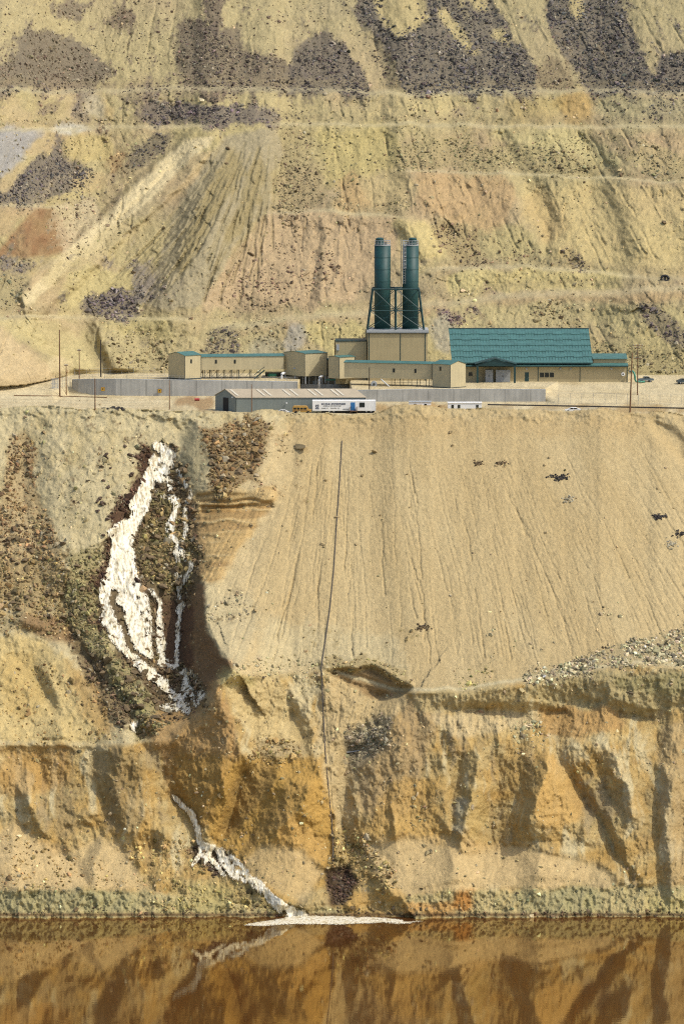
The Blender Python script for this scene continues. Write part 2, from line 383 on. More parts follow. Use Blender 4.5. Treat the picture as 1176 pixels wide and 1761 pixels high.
# ---- faces of the cliffs: each patch has its own lean, sideways (gx > 0 turns left) and downhill (gy > 0 gentler, gy < 0 steeper);
# the relief is the surface whose slopes fit all patches best
GXF = np.zeros((NY, NX), np.float32); GYF = np.zeros((NY, NX), np.float32)
def face(pts, gx, gy=0.0, o=(0, 0, 1.0), feather=1.5, warp=8, seed=12):
    p = [(o[0] + a / o[2], o[1] + b / o[2]) for a, b in pts]
    s, m = poly(p, feather, warp, ws=.05, seed=seed, fine=2.0)
    GXF[s] = GXF[s] * (1 - m) + gx * m; GYF[s] = GYF[s] * (1 - m) + gy * m
oR = (310, 1102, 1.358); oL = (0, 1250, 2.8)
for q in (
    ([(560, 118), (900, 100), (1190, 62), (1190, 150), (1000, 150), (900, 140), (720, 150), (575, 165)], .01, -.085),
    ([(575, 165), (720, 155), (900, 145), (1000, 175), (1190, 190), (1190, 262), (1010, 250), (880, 250), (700, 262), (600, 205)], -.01, .03),
    ([(540, 125), (575, 165), (520, 230), (470, 300), (440, 380), (450, 440), (520, 530), (480, 510), (405, 430), (395, 340), (435, 265), (500, 190)], .07, -.01),
    ([(575, 165), (602, 210), (612, 300), (622, 400), (640, 470), (560, 540), (510, 520), (450, 440), (440, 380), (470, 300), (520, 230)], .035, .0),
    ([(602, 210), (650, 262), (640, 340), (632, 462), (620, 400), (612, 300)], -.10, 0),
    ([(652, 262), (696, 260), (690, 340), (668, 430), (652, 462), (632, 462), (638, 350)], .15, -.01),
    ([(698, 260), (735, 300), (746, 340), (718, 420), (690, 474), (668, 430), (690, 340)], -.10, 0),
    ([(746, 262), (818, 272), (804, 440), (760, 482), (720, 472), (736, 380)], .06, -.01),
    ([(814, 272), (864, 256), (846, 330), (832, 374), (806, 438), (798, 340)], .17, -.01),
    ([(864, 260), (945, 340), (1000, 420), (1032, 500), (960, 482), (905, 424), (824, 430), (846, 340)], -.11, -.005),
    ([(806, 430), (905, 420), (902, 468), (850, 480), (815, 458)], .02, -.10),
    ([(916, 440), (948, 412), (946, 458), (925, 478)], .14, -.03),
    ([(872, 254), (894, 254), (948, 334), (1016, 430), (1076, 562), (1052, 562), (990, 442), (925, 347)], .15, 0),
    ([(972, 272), (1014, 266), (1045, 335), (1058, 412), (1020, 387), (984, 335)], .16, -.01),
    ([(1014, 268), (1062, 340), (1114, 430), (1114, 505), (1062, 412), (1045, 335)], -.10, 0),
    ([(1062, 412), (1114, 505), (1110, 590), (1060, 540), (1020, 440)], -.02, .02),
    ([(1104, 290), (1130, 296), (1146, 345), (1130, 420), (1148, 602), (1122, 602), (1104, 420), (1120, 350)], .14, 0),
    ([(1146, 330), (1200, 296), (1200, 440), (1146, 470), (1132, 420)], -.07, 0),
    ([(1146, 470), (1200, 440), (1200, 600), (1150, 600)], -.03, .02),
    ([(510, 522), (640, 470), (692, 476), (760, 482), (850, 482), (960, 486), (1040, 520), (1050, 556), (800, 552), (560, 562)], -.01, .055),
    ([(520, 530), (622, 470), (650, 556), (560, 562)], .05, .05), ([(622, 470), (692, 476), (720, 554), (650, 556)], -.06, .055), ([(760, 482), (850, 482), (830, 552), (740, 552)], .05, .055), ([(850, 482), (960, 486), (1020, 540), (830, 552)], -.05, .05),
    ([(612, 210), (640, 215), (650, 262), (640, 300), (622, 290)], .08, 0), ([(700, 180), (740, 185), (745, 262), (715, 262)], .07, 0), ([(740, 185), (780, 190), (790, 262), (748, 262)], -.07, 0), ([(880, 185), (920, 190), (900, 250), (876, 250)], .07, 0), ([(1040, 200), (1110, 205), (1104, 262), (1050, 255)], -.06, .02), ([(1110, 200), (1150, 200), (1140, 290), (1108, 285)], .09, 0),
    ([(1005, 136), (1050, 138), (1114, 160), (1105, 180), (1012, 170)], .02, -.20),
    ([(640, 142), (770, 142), (900, 150), (900, 163), (770, 165), (640, 162)], 0, -.18),
    ([(85, 78), (130, 68), (200, 68), (262, 88), (242, 130), (302, 230), (210, 256), (150, 292), (125, 200), (90, 150)], -.05, .035),
    ([(85, 78), (150, 66), (200, 70), (180, 100), (92, 112)], -.02, -.08),
    ([(0, 215), (84, 130), (125, 200), (150, 292), (140, 400), (60, 462), (-12, 370)], .035, .0),
    ([(96, 300), (150, 296), (128, 385), (85, 475), (60, 464), (108, 390)], -.14, 0),
    ([(150, 298), (240, 278), (212, 352), (150, 425), (85, 477), (128, 385)], .17, -.03),
    ([(240, 278), (312, 248), (322, 300), (258, 335), (212, 352)], -.03, .045),
    ([(258, 335), (304, 340), (272, 402), (180, 482), (125, 527), (178, 432), (212, 352)], .16, -.03),
    ([(304, 340), (332, 350), (354, 440), (344, 515), (300, 540), (260, 500), (200, 482), (272, 402)], -.10, .01),
    ([(256, 328), (288, 328), (284, 376), (260, 378)], .05, -.14),
    ([(125, 527), (180, 482), (260, 500), (300, 540), (340, 600), (240, 620), (200, 582)], -.02, .045),
    ([(312, 248), (337, 300), (356, 440), (332, 350)], -.12, 0),
    ([(250, 110), (290, 130), (310, 210), (290, 240), (262, 180)], .10, 0),
    ([(395, 230), (470, 190), (480, 240), (425, 300), (400, 300)], .06, -.02),
    ([(330, 80), (430, 78), (544, 108), (470, 142), (420, 120)], .02, -.14)):
    face(*q, o=oR)
for q in (
    ([(-60, 60), (800, 56), (830, 120), (700, 130), (400, 120), (-60, 132)], 0, -.05),
    ([(-60, 130), (180, 120), (220, 300), (70, 282), (-60, 250)], -.04, 0),
    ([(180, 120), (400, 120), (440, 260), (400, 280), (270, 322), (220, 300)], .05, -.02),
    ([(66, 280), (132, 330), (236, 562), (160, 540), (84, 470)], .13, -.01),
    ([(132, 330), (180, 320), (270, 322), (290, 470), (252, 562), (200, 470)], -.08, 0),
    ([(270, 320), (400, 280), (500, 340), (512, 400), (430, 420), (290, 470)], -.05, .05),
    ([(290, 470), (430, 420), (512, 400), (480, 500), (410, 482)], .04, -.09),
    ([(490, 88), (604, 78), (562, 330), (592, 540), (480, 420), (500, 360), (440, 260)], .10, -.01),
    ([(604, 80), (690, 120), (720, 332), (640, 430), (592, 540), (562, 330)], .02, -.02),
    ([(690, 120), (832, 110), (850, 342), (720, 336)], -.07, 0),
    ([(720, 340), (832, 330), (950, 560), (900, 640), (790, 540), (700, 470)], -.08, .02),
    ([(832, 100), (1114, 46), (1000, 322), (970, 394), (850, 342)], .12, -.01),
    ([(592, 505), (770, 498), (770, 562), (620, 588)], -.01, -.07),
    ([(-60, 520), (76, 458), (54, 650), (-60, 720)], .03, .055),
    ([(76, 458), (236, 562), (420, 700), (600, 780), (40, 782), (54, 650)], -.035, .055),
    ([(510, 500), (470, 640), (440, 780), (380, 690), (430, 560)], .06, .04),
    ([(510, 500), (570, 560), (690, 700), (650, 782), (440, 780), (470, 640)], -.06, .05),
    ([(700, 600), (800, 560), (900, 650), (1000, 760), (700, 780)], -.03, .045)):
    face(*q, o=oL)
face([(306, 1012), (350, 1000), (354, 1080), (402, 1150), (364, 1196), (330, 1180), (312, 1140)], .17)
face([(20, 1110), (60, 1085), (104, 1085), (150, 1165), (205, 1255), (180, 1270), (-40, 1270), (-40, 1130)], -.02, .02)
face([(104, 1083), (132, 1092), (174, 1150), (228, 1262), (205, 1256), (150, 1165)], .13); face([(58, 1150), (76, 1148), (122, 1240), (100, 1242)], .09)
face([(20, 1066), (110, 1080), (104, 1092), (40, 1084)], .0, -.08)
face([(338, 846), (470, 840), (474, 870), (346, 872)], 0, -.10); face([(340, 876), (440, 876), (400, 960), (372, 1004), (342, 990)], .05, -.03)
face([(350, 1022), (440, 1035), (440, 1062), (356, 1072)], 0, -.05)
# lobes on the benches above the plant
for q in (([(860, 300), (900, 300), (960, 420), (930, 440), (890, 370)], -.07), ([(905, 310), (945, 312), (975, 420), (950, 440), (930, 380)], .09), ([(960, 310), (1010, 320), (1080, 440), (1040, 450)], -.06), ([(1010, 318), (1050, 325), (1110, 440), (1085, 450)], .08), ([(1060, 320), (1110, 330), (1190, 450), (1130, 450)], -.06),
          ([(800, 225), (850, 225), (900, 290), (870, 290)], -.06), ([(850, 225), (880, 225), (930, 290), (900, 292)], .07), ([(930, 225), (990, 228), (1060, 298), (1020, 298)], -.07), ([(990, 228), (1020, 230), (1090, 300), (1060, 300)], .08), ([(1070, 230), (1120, 236), (1190, 290), (1150, 296)], -.07),
          ([(690, 380), (735, 386), (772, 446), (730, 450)], -.07), ([(672, 376), (694, 380), (730, 450), (700, 450)], .08), ([(770, 470), (800, 468), (806, 505), (774, 508)], .06), ([(150, 553), (166, 556), (190, 610), (208, 645), (190, 645), (160, 590)], .12), ([(166, 556), (230, 560), (260, 640), (210, 640), (190, 610)], -.07),
          ([(470, 224), (486, 262), (474, 300), (470, 362), (455, 364), (458, 300), (468, 260)], -.14), ([(380, 236), (346, 290), (302, 370), (280, 430), (252, 530), (276, 530), (310, 420), (350, 320), (400, 240)], .09),
          ([(545, 370), (560, 370), (548, 520), (530, 520)], .08), ([(560, 370), (580, 370), (572, 520), (550, 520)], -.07), ([(640, 20), (680, 100), (700, 156), (680, 156), (650, 90)], .07), ([(560, 10), (600, 20), (650, 150), (625, 150)], -.05)):
    face(q[0], q[1])
GXF += .02 * fbm(X * .06, Y * .02, 3, 195) * (cl_mid + .6 * hillm); GYF += .012 * fbm(X * .03, Y * .05, 3, 196) * cl_mid
cs = slice(28, NX - 28); r_a, r_b = 5, NY - 26
gx_, gy_ = GXF[r_a:r_b, cs], -GYF[r_a:r_b, cs]
padn = 120
gx_ = np.pad(gx_, padn); gy_ = np.pad(gy_, padn)
fxk = np.fft.fftfreq(gx_.shape[1], ST)[None, :] * 2j * np.pi; fyk = np.fft.fftfreq(gx_.shape[0], ST)[:, None] * 2j * np.pi
RP = np.real(np.fft.ifft2((np.conj(fxk) * np.fft.fft2(gx_) + np.conj(fyk) * np.fft.fft2(gy_)) / (np.abs(fxk) ** 2 + np.abs(fyk) ** 2 + (1 / 130.0) ** 2)))
RP = RP[padn:-padn, padn:-padn]
R[r_a:r_b, cs] += 1.6 * RP * np.where(yard, 0, 1)[r_a:r_b, cs]
# ---- the hill
FAN = [(385, 228), (430, 222), (470, 225), (484, 262), (470, 300), (466, 360), (430, 382), (392, 450), (334, 534), (250, 530), (278, 430), (300, 370), (344, 290)]
ridge([(432, 226), (400, 330), (300, 520)], 90, 6.0, 80, 'gauss', taper=(0.8, 1.0))
GROOVE = np.zeros((NY, NX), np.float32)
for k in range(64):
    x0 = rr.uniform(392, 474); s1 = (x0 - 440) / 90 - 0.42
    ya = rr.uniform(240, 380); yb = min(530, ya + rr.uniform(70, 220)); pts = []; y = ya; wob = rr.uniform(0, 9)
    while y < yb:
        sx = x0 + s1 * (y - 228) * (0.55 + 0.35 * (y - 228) / 300)
        pts.append((sx + 3 * math.sin(wob + y * .05), y)); y += 22
    if len(pts) > 2:
        ridge(pts, 3.6, -rr.uniform(0.6, 1.2), kind='cone', wl=3, taper=(0.5, 1.0), seed=k + 400)
        s_, q_, sd_, t_ = dist(pts, 8, 3, .05, k + 400); GROOVE[s_] = np.maximum(GROOVE[s_], np.clip(1 - q_ / 3.2, 0, 1))
ridge([(345, 245), (212, 370), (60, 512)], 34, 3.4, 40, 'flat', wl=6, taper=(1, 1))
ridge([(322, 262), (200, 380)], 8, -1.2, 8, wl=4)
ridge([(78, 356), (72, 400), (60, 436)], 46, 5.0, 46, 'gauss', wl=5)
ridge([(165, 552), (176, 590), (206, 646)], 22, 3.4, 70, wl=6)
ridge([(60, 560), (110, 600), (150, 640)], 16, 2.5, 40, wl=6)
ridge([(30, 560), (80, 590), (125, 630)], 14, 2.0, 30, wl=6)
push([(-120, 540), (0, 556), (40, 586), (80, 622), (112, 650), (112, 668), (-120, 676)], 7.0, 16, 4)
push([(82, 619), (119, 618), (120, 640), (86, 642)], 2.5, 3, 2)
ridge([(690, 376), (730, 410), (770, 446)], 30, 3.0, 26, wl=8)
ridge([(700, 294), (720, 330), (760, 372)], 24, 2.0, 60, wl=8)
ridge([(870, 298), (905, 360), (960, 430)], 60, 3.0, 24, wl=10)
ridge([(930, 330), (945, 380), (940, 430)], 14, -1.8, 14, wl=8)
ridge([(990, 320), (1040, 380), (1090, 440)], 30, 1.8, 30, wl=12)
ridge([(560, 372), (548, 430), (530, 520)], 12, -1.6, 20, wl=8)
ridge([(590, 372), (580, 440), (570, 510)], 12, 1.2, 12, wl=8)
for k in range(170):                        # erosion lines on the benches
    ya = rr.choice([165, 222, 300, 310, 368, 380, 468, 5, 20, 40, 550]); x0 = rr.uniform(-20, 1200)
    if 250 < x0 < 480 and 220 < ya < 530: continue
    L = rr.uniform(25, 90) if ya != 165 and ya != 468 else rr.uniform(20, 42)
    ln = (x0 - 420) * 0.0009 + rr.uniform(-.1, .1)
    pts = [(x0 + ln * t + rr.uniform(-2, 2), ya + t) for t in np.linspace(rr.uniform(0, 12), L, 5)]
    ridge(pts, 3.2, rr.choice([-0.8, -0.6, 0.6]), kind='cone', wl=3, seed=k + 700)
R = np.where(yard, 0, R) * np.where(hill & (X > 118), sm(0, 10, rows(y_back) - Y), 1)
D = D - R
# ------------------------------------------------------------------ ground colours (base colour of the ground, plus a painted lit line on the rim) and the rock cover
COL = np.empty((NY, NX, 3), np.float32)
def setc(m, c, s=None, k=0.66):
    s = s or (slice(None), slice(None))
    c = lin(c, k).astype(np.float32)
    COL[s] = COL[s] * (1 - m[..., None]) + c * m[..., None]
RD = (np.where(hill, 0.035, 0.02) * np.clip(1 + 1.6 * fbm(X * .015, Y * .02, 4, 190), 0, 3)).astype(np.float32)    # share of sites with a rock
RS = np.full((NY, NX), 0.25, np.float32)    # rock radius, metres
RC = np.empty((NY, NX, 3), np.float32); RC[:] = lin((178, 158, 112))
def rub(pts, dens, col=None, size=None, ground=None, ga=0.8, feather=4, warp=10, fine=4, seed=4):
    s, m = poly(pts, feather + 6, warp + 6, seed=seed, fine=fine)
    if dens > 0: m = sm(.14, .58, m + .55 * np.where(hill[s], fbm((X[s] - (X[s] - 450) * .0009 * Y[s]) * .075, Y[s] * .022, 4, seed + 77), fbm(X[s] * .045, Y[s] * .045, 4, seed + 77)) + .25 * fbm(X[s] * .25, Y[s] * .25, 2, seed + 78))
    RD[s] = np.maximum(RD[s], m * dens) if dens > 0 else RD[s] * (1 - m)
    if col is not None:
        RC[s] = RC[s] * (1 - m[..., None]) + lin(col).astype(np.float32) * m[..., None]
    if size is not None: RS[s] = RS[s] * (1 - m) + size * m
    if ground is not None: setc(m * ga, ground, s)
def area(pts, c, a=0.9, feather=6, warp=10, seed=6, fine=2):
    s, m = poly(pts, feather + 4, warp + 4, seed=seed, fine=fine)
    m = sm(.2, .8, m + .5 * fbm(X[s] * .04, Y[s] * .04, 5, seed + 87, .6) * (m > .01)); setc(m * a, c, s)
    return s, m
n1 = fbm(X * 0.008, Y * 0.012, 4, 200); n2 = fbm(X * 0.03, Y * 0.03, 4, 210); n3 = fbm(X * 0.02, Y * 0.05, 4, 220)
one = np.ones((NY, NX), np.float32)
setc(one, (190, 172, 119))
setc(np.clip(n1 * 1.6, 0, 1) * hillm, (192, 174, 116))
setc(np.clip(-n1 * 1.5, 0, 1) * hillm, (186, 160, 118))
setc(np.clip(n2 * 1.2, 0, 1) * hillm * .6, (202, 184, 128))
RD = np.maximum(RD, TOE * .4 * hill * sm(-.3, .3, fbm(X * .02, Y * .05, 3, 192)))
setc(sm(.12, .5, fbm(X * .01, Y * .02, 4, 201)) * hillm * .6, (172, 154, 116)); setc(sm(.15, .5, fbm(X * .012, Y * .018, 4, 202)) * hillm * .5, (198, 170, 126))
# hill tints
setc(sm(250, 60, Y) * hillm * .55, (184, 168, 122))
BROWN = (108, 95, 80); DARK = (94, 88, 82); OLIVE = (140, 126, 86); GREYG = (128, 116, 106)
rub([(606, -40), (620, 25), (655, 75), (682, 125), (697, 159), (925, 157), (915, 110), (880, 60), (850, 20), (838, -40)], .98, DARK, .31, (112, 104, 94))
for t in ([(632, -20), (737, -20), (738, 32), (702, 56), (690, 72), (672, 58), (650, 30)], [(752, 12), (766, 10), (800, 54), (824, 94), (806, 86), (776, 54)], [(806, -20), (836, -10), (842, 18), (815, 20)], [(848, 56), (864, 50), (886, 92), (872, 86)], [(786, -20), (800, -20), (806, 30), (796, 26)]):
    rub(t, 0, feather=3, warp=6); area(t, (200, 180, 122), .9, 3, 6)
rub([(940, 4), (960, -40), (1060, -40), (1076, 30), (1096, 60), (1112, 110), (1118, 157), (1012, 157), (988, 115), (958, 70)], .98, DARK, .31, (111, 103, 93))
for t in ([(974, -20), (1002, -20), (1006, 40), (990, 30)],):
    rub(t, 0, feather=3, warp=6); area(t, (196, 176, 120), .9, 3, 6)
rub([(1122, 112), (1160, 92), (1200, 85), (1240, 157), (1118, 157)], .95, DARK, .3, (112, 104, 94))
rub([(915, 112), (960, 98), (1002, 150), (930, 157)], .7, (126, 108, 86), .26, (150, 132, 98))
rub([(305, 48), (335, 36), (405, 46), (424, 90), (502, 108), (512, 157), (330, 154), (308, 110)], .92, (110, 97, 82), .28, (124, 110, 91))
rub([(505, 82), (560, 52), (592, 80), (626, 130), (634, 157), (500, 157)], .95, (98, 89, 82), .29, (114, 104, 93))
rub([(0, 135), (28, 74), (54, 52), (86, 48), (122, 68), (172, 88), (192, 130), (160, 154), (-30, 156)], .92, (108, 97, 86), .28, (120, 108, 93))
rub([(92, 12), (150, -10), (132, 26), (100, 32)], .6, BROWN, .26, (132, 118, 98))
rub([(204, 14), (232, 8), (226, 42), (190, 44)], .7, BROWN, .26, (128, 110, 90))
rub([(352, -10), (388, -10), (382, 62), (358, 56)], .6, BROWN, .27, (126, 110, 92))
rub([(640, 60), (660, 80), (690, 150), (655, 150)], .3, BROWN, .25)
rub([(560, -30), (612, -20), (625, 40), (680, 140), (640, 110), (590, 40)], .12, BROWN, .25)
rub([(-20, -30), (350, -30), (300, 60), (330, 150), (-20, 150)], .14, (120, 104, 80), .24, warp=20)
rub([(420, -30), (560, -30), (580, 60), (500, 110), (430, 90)], .12, (120, 104, 80), .24, warp=20)
rub([(0, 150), (200, 150), (380, 146), (430, 160), (380, 172), (180, 164), (0, 166)], .4, BROWN, .26, (150, 130, 104), .4)
# second tier
rub([(240, 210), (252, 190), (300, 172), (335, 180), (400, 174), (462, 180), (482, 205), (470, 213), (250, 213)], .8, (100, 90, 86), .28, (124, 112, 102))
rub([(212, 204), (262, 154), (276, 160), (232, 206)], .6, BROWN, .25, (140, 122, 100))
rub([(66, 206), (92, 164), (104, 168), (82, 208)], .55, BROWN, .25, (140, 122, 100))
rub([(118, 206), (138, 176), (160, 196), (150, 212)], .5, BROWN, .25, (150, 134, 108))
rub([(350, 148), (392, 150), (380, 178), (345, 172)], .6, BROWN, .25, (132, 112, 92))
rub([(480, 190), (520, 180), (540, 208), (480, 212)], .35, BROWN, .24)
area([(140, 164), (186, 160), (190, 206), (150, 205)], (186, 174, 142), .7, 8)
area([(178, 164), (196, 164), (196, 214), (176, 214)], (190, 152, 84), .6, 4)
area([(960, 170), (1010, 160), (1030, 214), (960, 214)], (196, 158, 88), .7, 10)
area([(860, 166), (960, 160), (960, 214), (880, 214)], (188, 164, 100), .6, 10)
area([(1020, 164), (1240, 168), (1240, 216), (1040, 214)], (186, 172, 124), .8, 8)
rub([(1020, 164), (1240, 168), (1240, 216), (1040, 214)], .18, (128, 116, 96), .26)
rub([(1120, 180), (1176, 172), (1190, 212), (1110, 212)], .4, (122, 112, 96), .26, (150, 138, 108), .4)
area([(620, 164), (760, 160), (790, 212), (640, 208)], (208, 188, 128), .6, 10)
rub([(768, 172), (786, 190), (792, 206), (776, 200)], .5, BROWN, .24)
# third tier, left
rub([(-30, 350), (0, 332), (30, 300), (62, 278), (92, 254), (106, 230), (126, 235), (106, 274), (160, 290), (150, 312), (120, 322), (84, 348)], .92, (100, 93, 88), .28, (114, 105, 97))
s, m = area([(-60, 222), (60, 214), (78, 226), (56, 250), (36, 275), (10, 302), (-60, 330)], (168, 164, 156), .9, 3, 6)
area([(76, 218), (120, 214), (184, 224), (184, 229), (100, 229)], (194, 190, 172), .9, 2, 4)
area([(104, 240), (160, 228), (198, 250), (190, 280), (120, 276)], (200, 178, 112), .7, 6)
rub([(100, 236), (196, 232), (200, 282), (110, 280)], .2, OLIVE, .25)
rub([(216, 280), (240, 250), (290, 224), (300, 236), (270, 266), (236, 288)], .75, (96, 88, 80), .27, (128, 116, 92))
rub([(180, 250), (214, 260), (204, 290), (176, 288)], .4, (150, 116, 78), .25, (176, 140, 92), .6)
area([(130, 300), (180, 292), (196, 318), (160, 332), (126, 324)], (196, 172, 118), .8, 5)
rub([(84, 340), (140, 320), (200, 330), (200, 350), (90, 352)], .3, (130, 116, 90), .25)
# right tiers
rub([(470, 226), (500, 214), (532, 226), (546, 280), (562, 330), (520, 366), (470, 362), (482, 300), (486, 260)], .6, (132, 116, 84), .27, (168, 150, 104), .6)
area([(540, 222), (600, 218), (700, 222), (690, 290), (590, 320), (560, 320)], (202, 182, 112), .7, 10)
rub([(540, 222), (700, 220), (690, 300), (560, 330)], .14, OLIVE, .24)
rub([(676, 272), (700, 246), (762, 240), (862, 250), (932, 250), (1002, 280), (1056, 302), (1004, 307), (930, 292), (830, 293), (760, 287), (690, 291)], .55, (132, 122, 84), .26, (172, 156, 102), .5)
rub([(1080, 238), (1120, 250), (1240, 300), (1240, 320), (1120, 312)], .5, (132, 122, 88), .26, (176, 160, 106), .5)
rub([(940, 230), (1000, 240), (1080, 300), (1000, 290)], .3, OLIVE, .24)
area([(800, 222), (950, 222), (1060, 260), (1090, 300), (1010, 260), (860, 244)], (210, 194, 130), .7, 8)
area([(708, 300), (740, 290), (782, 295), (832, 298), (872, 310), (892, 340), (862, 402), (800, 382), (720, 362)], (200, 166, 114), .8, 8)
area([(575, 300), (700, 292), (710, 362), (580, 362)], (204, 180, 122), .6, 8)
area([(575, 300), (610, 296), (640, 362), (590, 362)], (200, 160, 104), .5, 6)
rub([(560, 290), (580, 296), (590, 360), (556, 362)], .4, OLIVE, .25)
rub([(660, 340), (700, 330), (720, 366), (670, 366)], .4, OLIVE, .24)
area([(880, 310), (1240, 330), (1240, 470), (1060, 470), (940, 440)], (208, 184, 122), .7, 12)
area([(900, 320), (960, 320), (980, 400), (940, 420)], (202, 172, 112), .5, 10)
# reddish heap, fan, pink dump, ramp
s, m = poly([(68, 355), (92, 356), (106, 378), (122, 412), (114, 436), (60, 444), (-20, 444), (14, 408), (46, 370)], 3, 5); setc(m * (.82 + .25 * fbm(X[s] * .08, Y[s] * .04, 3, 91)), (152, 112, 74), s)
area([(-40, 352), (60, 352), (20, 400), (-40, 430)], (186, 158, 112), .7, 5)
rub([(100, 360), (180, 350), (190, 380), (120, 440), (100, 440)], .25, (150, 130, 100), .26, (206, 186, 144), .6)
area([(450, 368), (560, 362), (684, 374), (690, 400), (650, 470), (602, 522), (420, 532), (340, 532), (392, 450), (432, 400)], (196, 168, 124), .95, 6, 8)
s, m = area(FAN, (176, 161, 122), .97, 1, 4); RD[s] *= 1 - .92 * m
for pts in ([(400, 240), (420, 300), (330, 440), (280, 520), (320, 400), (370, 300)], [(440, 240), (460, 300), (440, 360), (400, 420), (340, 520), (380, 430), (420, 340)]):
    area(pts, (164, 144, 90), .6, 5, 10)
area([(318, 240), (372, 232), (302, 300), (232, 370), (132, 452), (56, 524), (24, 524), (120, 430), (200, 350)], (224, 204, 152), .95, 3, 4)
area([(190, 380), (240, 400), (150, 450), (90, 500), (60, 490)], (204, 184, 128), .6, 6)
rub([(60, 520), (150, 430), (210, 380), (230, 400), (130, 490)], .15, (150, 136, 96), .24)
area([(120, 470), (220, 460), (240, 530), (100, 545)], (206, 188, 124), .8, 6)
rub([(142, 512), (170, 505), (200, 488), (240, 520), (232, 546), (150, 546)], .85, (112, 100, 98), .34, (120, 108, 98))
rub([(228, 455), (262, 462), (262, 520), (245, 522)], .4, (130, 120, 110), .26, (146, 134, 118))
rub([(-20, 460), (40, 462), (60, 500), (-10, 540)], .45, (130, 120, 92), .28, (160, 146, 104), .6)
rub([(0, 446), (40, 446), (60, 462), (0, 464)], .6, (110, 100, 94), .28, (130, 118, 104))
rub([(345, 500), (470, 420), (560, 430), (600, 470), (540, 520), (420, 535)], .22, (140, 116, 90), .28)
rub([(370, 530), (460, 515), (470, 535), (360, 540)], .5, (130, 110, 86), .3, (168, 146, 106), .5)
# yellow bench faces and dark rocks on the right
area([(676, 376), (736, 384), (772, 444), (720, 452), (690, 440)], (212, 190, 124), .9, 4)
rub([(744, 386), (800, 380), (826, 450), (770, 448), (756, 420)], .55, (124, 104, 78), .28, (170, 146, 98), .6)
rub([(740, 440), (820, 446), (1000, 452), (1060, 470), (1000, 470), (820, 460)], .45, (126, 108, 82), .28)
rub([(950, 420), (1000, 440), (1056, 468), (1000, 466), (960, 440)], .65, (112, 100, 84), .3, (160, 140, 98), .5)
rub([(820, 440), (900, 410), (960, 440), (900, 460)], .25, (132, 112, 80), .26)
area([(770, 464), (900, 460), (1060, 472), (1080, 498), (900, 500), (770, 514)], (208, 188, 122), .9, 4)
area([(776, 464), (830, 460), (836, 500), (776, 508)], (214, 196, 130), .7, 4)
area([(380, 566), (530, 546), (700, 528), (900, 505), (1240, 494), (1240, 516), (900, 522), (760, 540), (600, 556), (400, 578)], (188, 160, 112), .9, 4, 5)
area([(780, 522), (900, 522), (1240, 520), (1240, 560), (760, 560)], (196, 180, 122), .6, 8)
rub([(756, 532), (806, 530), (808, 546), (764, 548)], .8, (112, 90, 92), .28, (130, 106, 96))
area([(734, 548), (776, 544), (778, 610), (748, 610)], (188, 176, 142), .9, 5)
rub([(1088, 524), (1130, 524), (1160, 560), (1240, 590), (1240, 630), (1150, 590), (1110, 556)], .8, (108, 96, 88), .34, (132, 118, 94), .7)
rub([(880, 560), (990, 560), (1060, 600), (1240, 600), (1240, 645), (1020, 645), (1016, 620), (960, 566)], .5, (140, 128, 88), .27, (178, 160, 104), .5)
rub([(910, 530), (960, 520), (990, 562), (930, 564)], .4, (134, 118, 80), .26)
rub([(440, 560), (520, 556), (640, 560), (640, 600), (480, 610), (440, 590)], .12, (130, 116, 80), .25)
area([(500, 560), (640, 556), (640, 610), (560, 612)], (204, 186, 120), .8, 6)
area([(486, 560), (524, 556), (530, 600), (490, 606)], (176, 168, 148), .8, 5)
area([(430, 585), (480, 575), (490, 606), (430, 610)], (174, 164, 130), .7, 6)
rub([(362, 600), (380, 560), (410, 570), (420, 600), (430, 640), (350, 640)], .6, (118, 106, 92), .30, (150, 136, 102), .6)
rub([(420, 560), (470, 552), (480, 580), (430, 600)], .4, (130, 116, 84), .27)
rub([(180, 590), (220, 570), (290, 590), (300, 640), (210, 640)], .4, (140, 124, 84), .28)
rub([(345, 630), (450, 630), (450, 654), (345, 654)], .5, (150, 132, 90), .3, (190, 168, 118), .6)
area([(150, 550), (280, 550), (300, 590), (220, 580), (180, 570)], (200, 182, 118), .7, 6)
area([(-40, 540), (80, 550), (150, 600), (170, 640), (120, 640), (40, 590)], (206, 188, 128), .7, 6)
area([(-700, 550), (0, 562), (40, 592), (80, 626), (118, 654), (118, 680), (-700, 690)], (210, 184, 134), .95, 4, 4)
area([(20, 578), (60, 594), (84, 626), (70, 622), (30, 590)], (172, 148, 112), .8, 4)
area([(82, 619), (119, 618), (120, 641), (86, 642)], (212, 190, 138), .9, 2, 1)
# yard
ym = yard.astype(np.float32)
setc(ym, (224, 204, 156))
setc(ym * np.clip(fbm(X * 0.02, Y * 0.12, 3, 230) * 1.4, 0, .8), (206, 184, 134))
area([(-60, 684), (180, 684), (300, 690), (260, 700), (-60, 698)], (226, 208, 162), .8, 2, 2)
area([(300, 686), (372, 686), (372, 704), (300, 700)], (172, 132, 84), .8, 2, 2)
area([(640, 693), (770, 695), (770, 710), (640, 712)], (186, 150, 92), .9, 2, 1)
area([(840, 698), (1240, 698), (1240, 712), (840, 706)], (186, 156, 102), .9, 2, 1)
for k_, yy_ in enumerate((686, 690.5, 693, 697)):
    s, q_, sd_, t_ = dist([(-60, yy_), (120, yy_ + 1.5), (260, yy_ + 2 + k_), (372, yy_ + 3)], 6, 2, .02)
    setc(np.exp(-(q_ / 1.1) ** 2) * .4 * ym[s], (188, 164, 116), s)
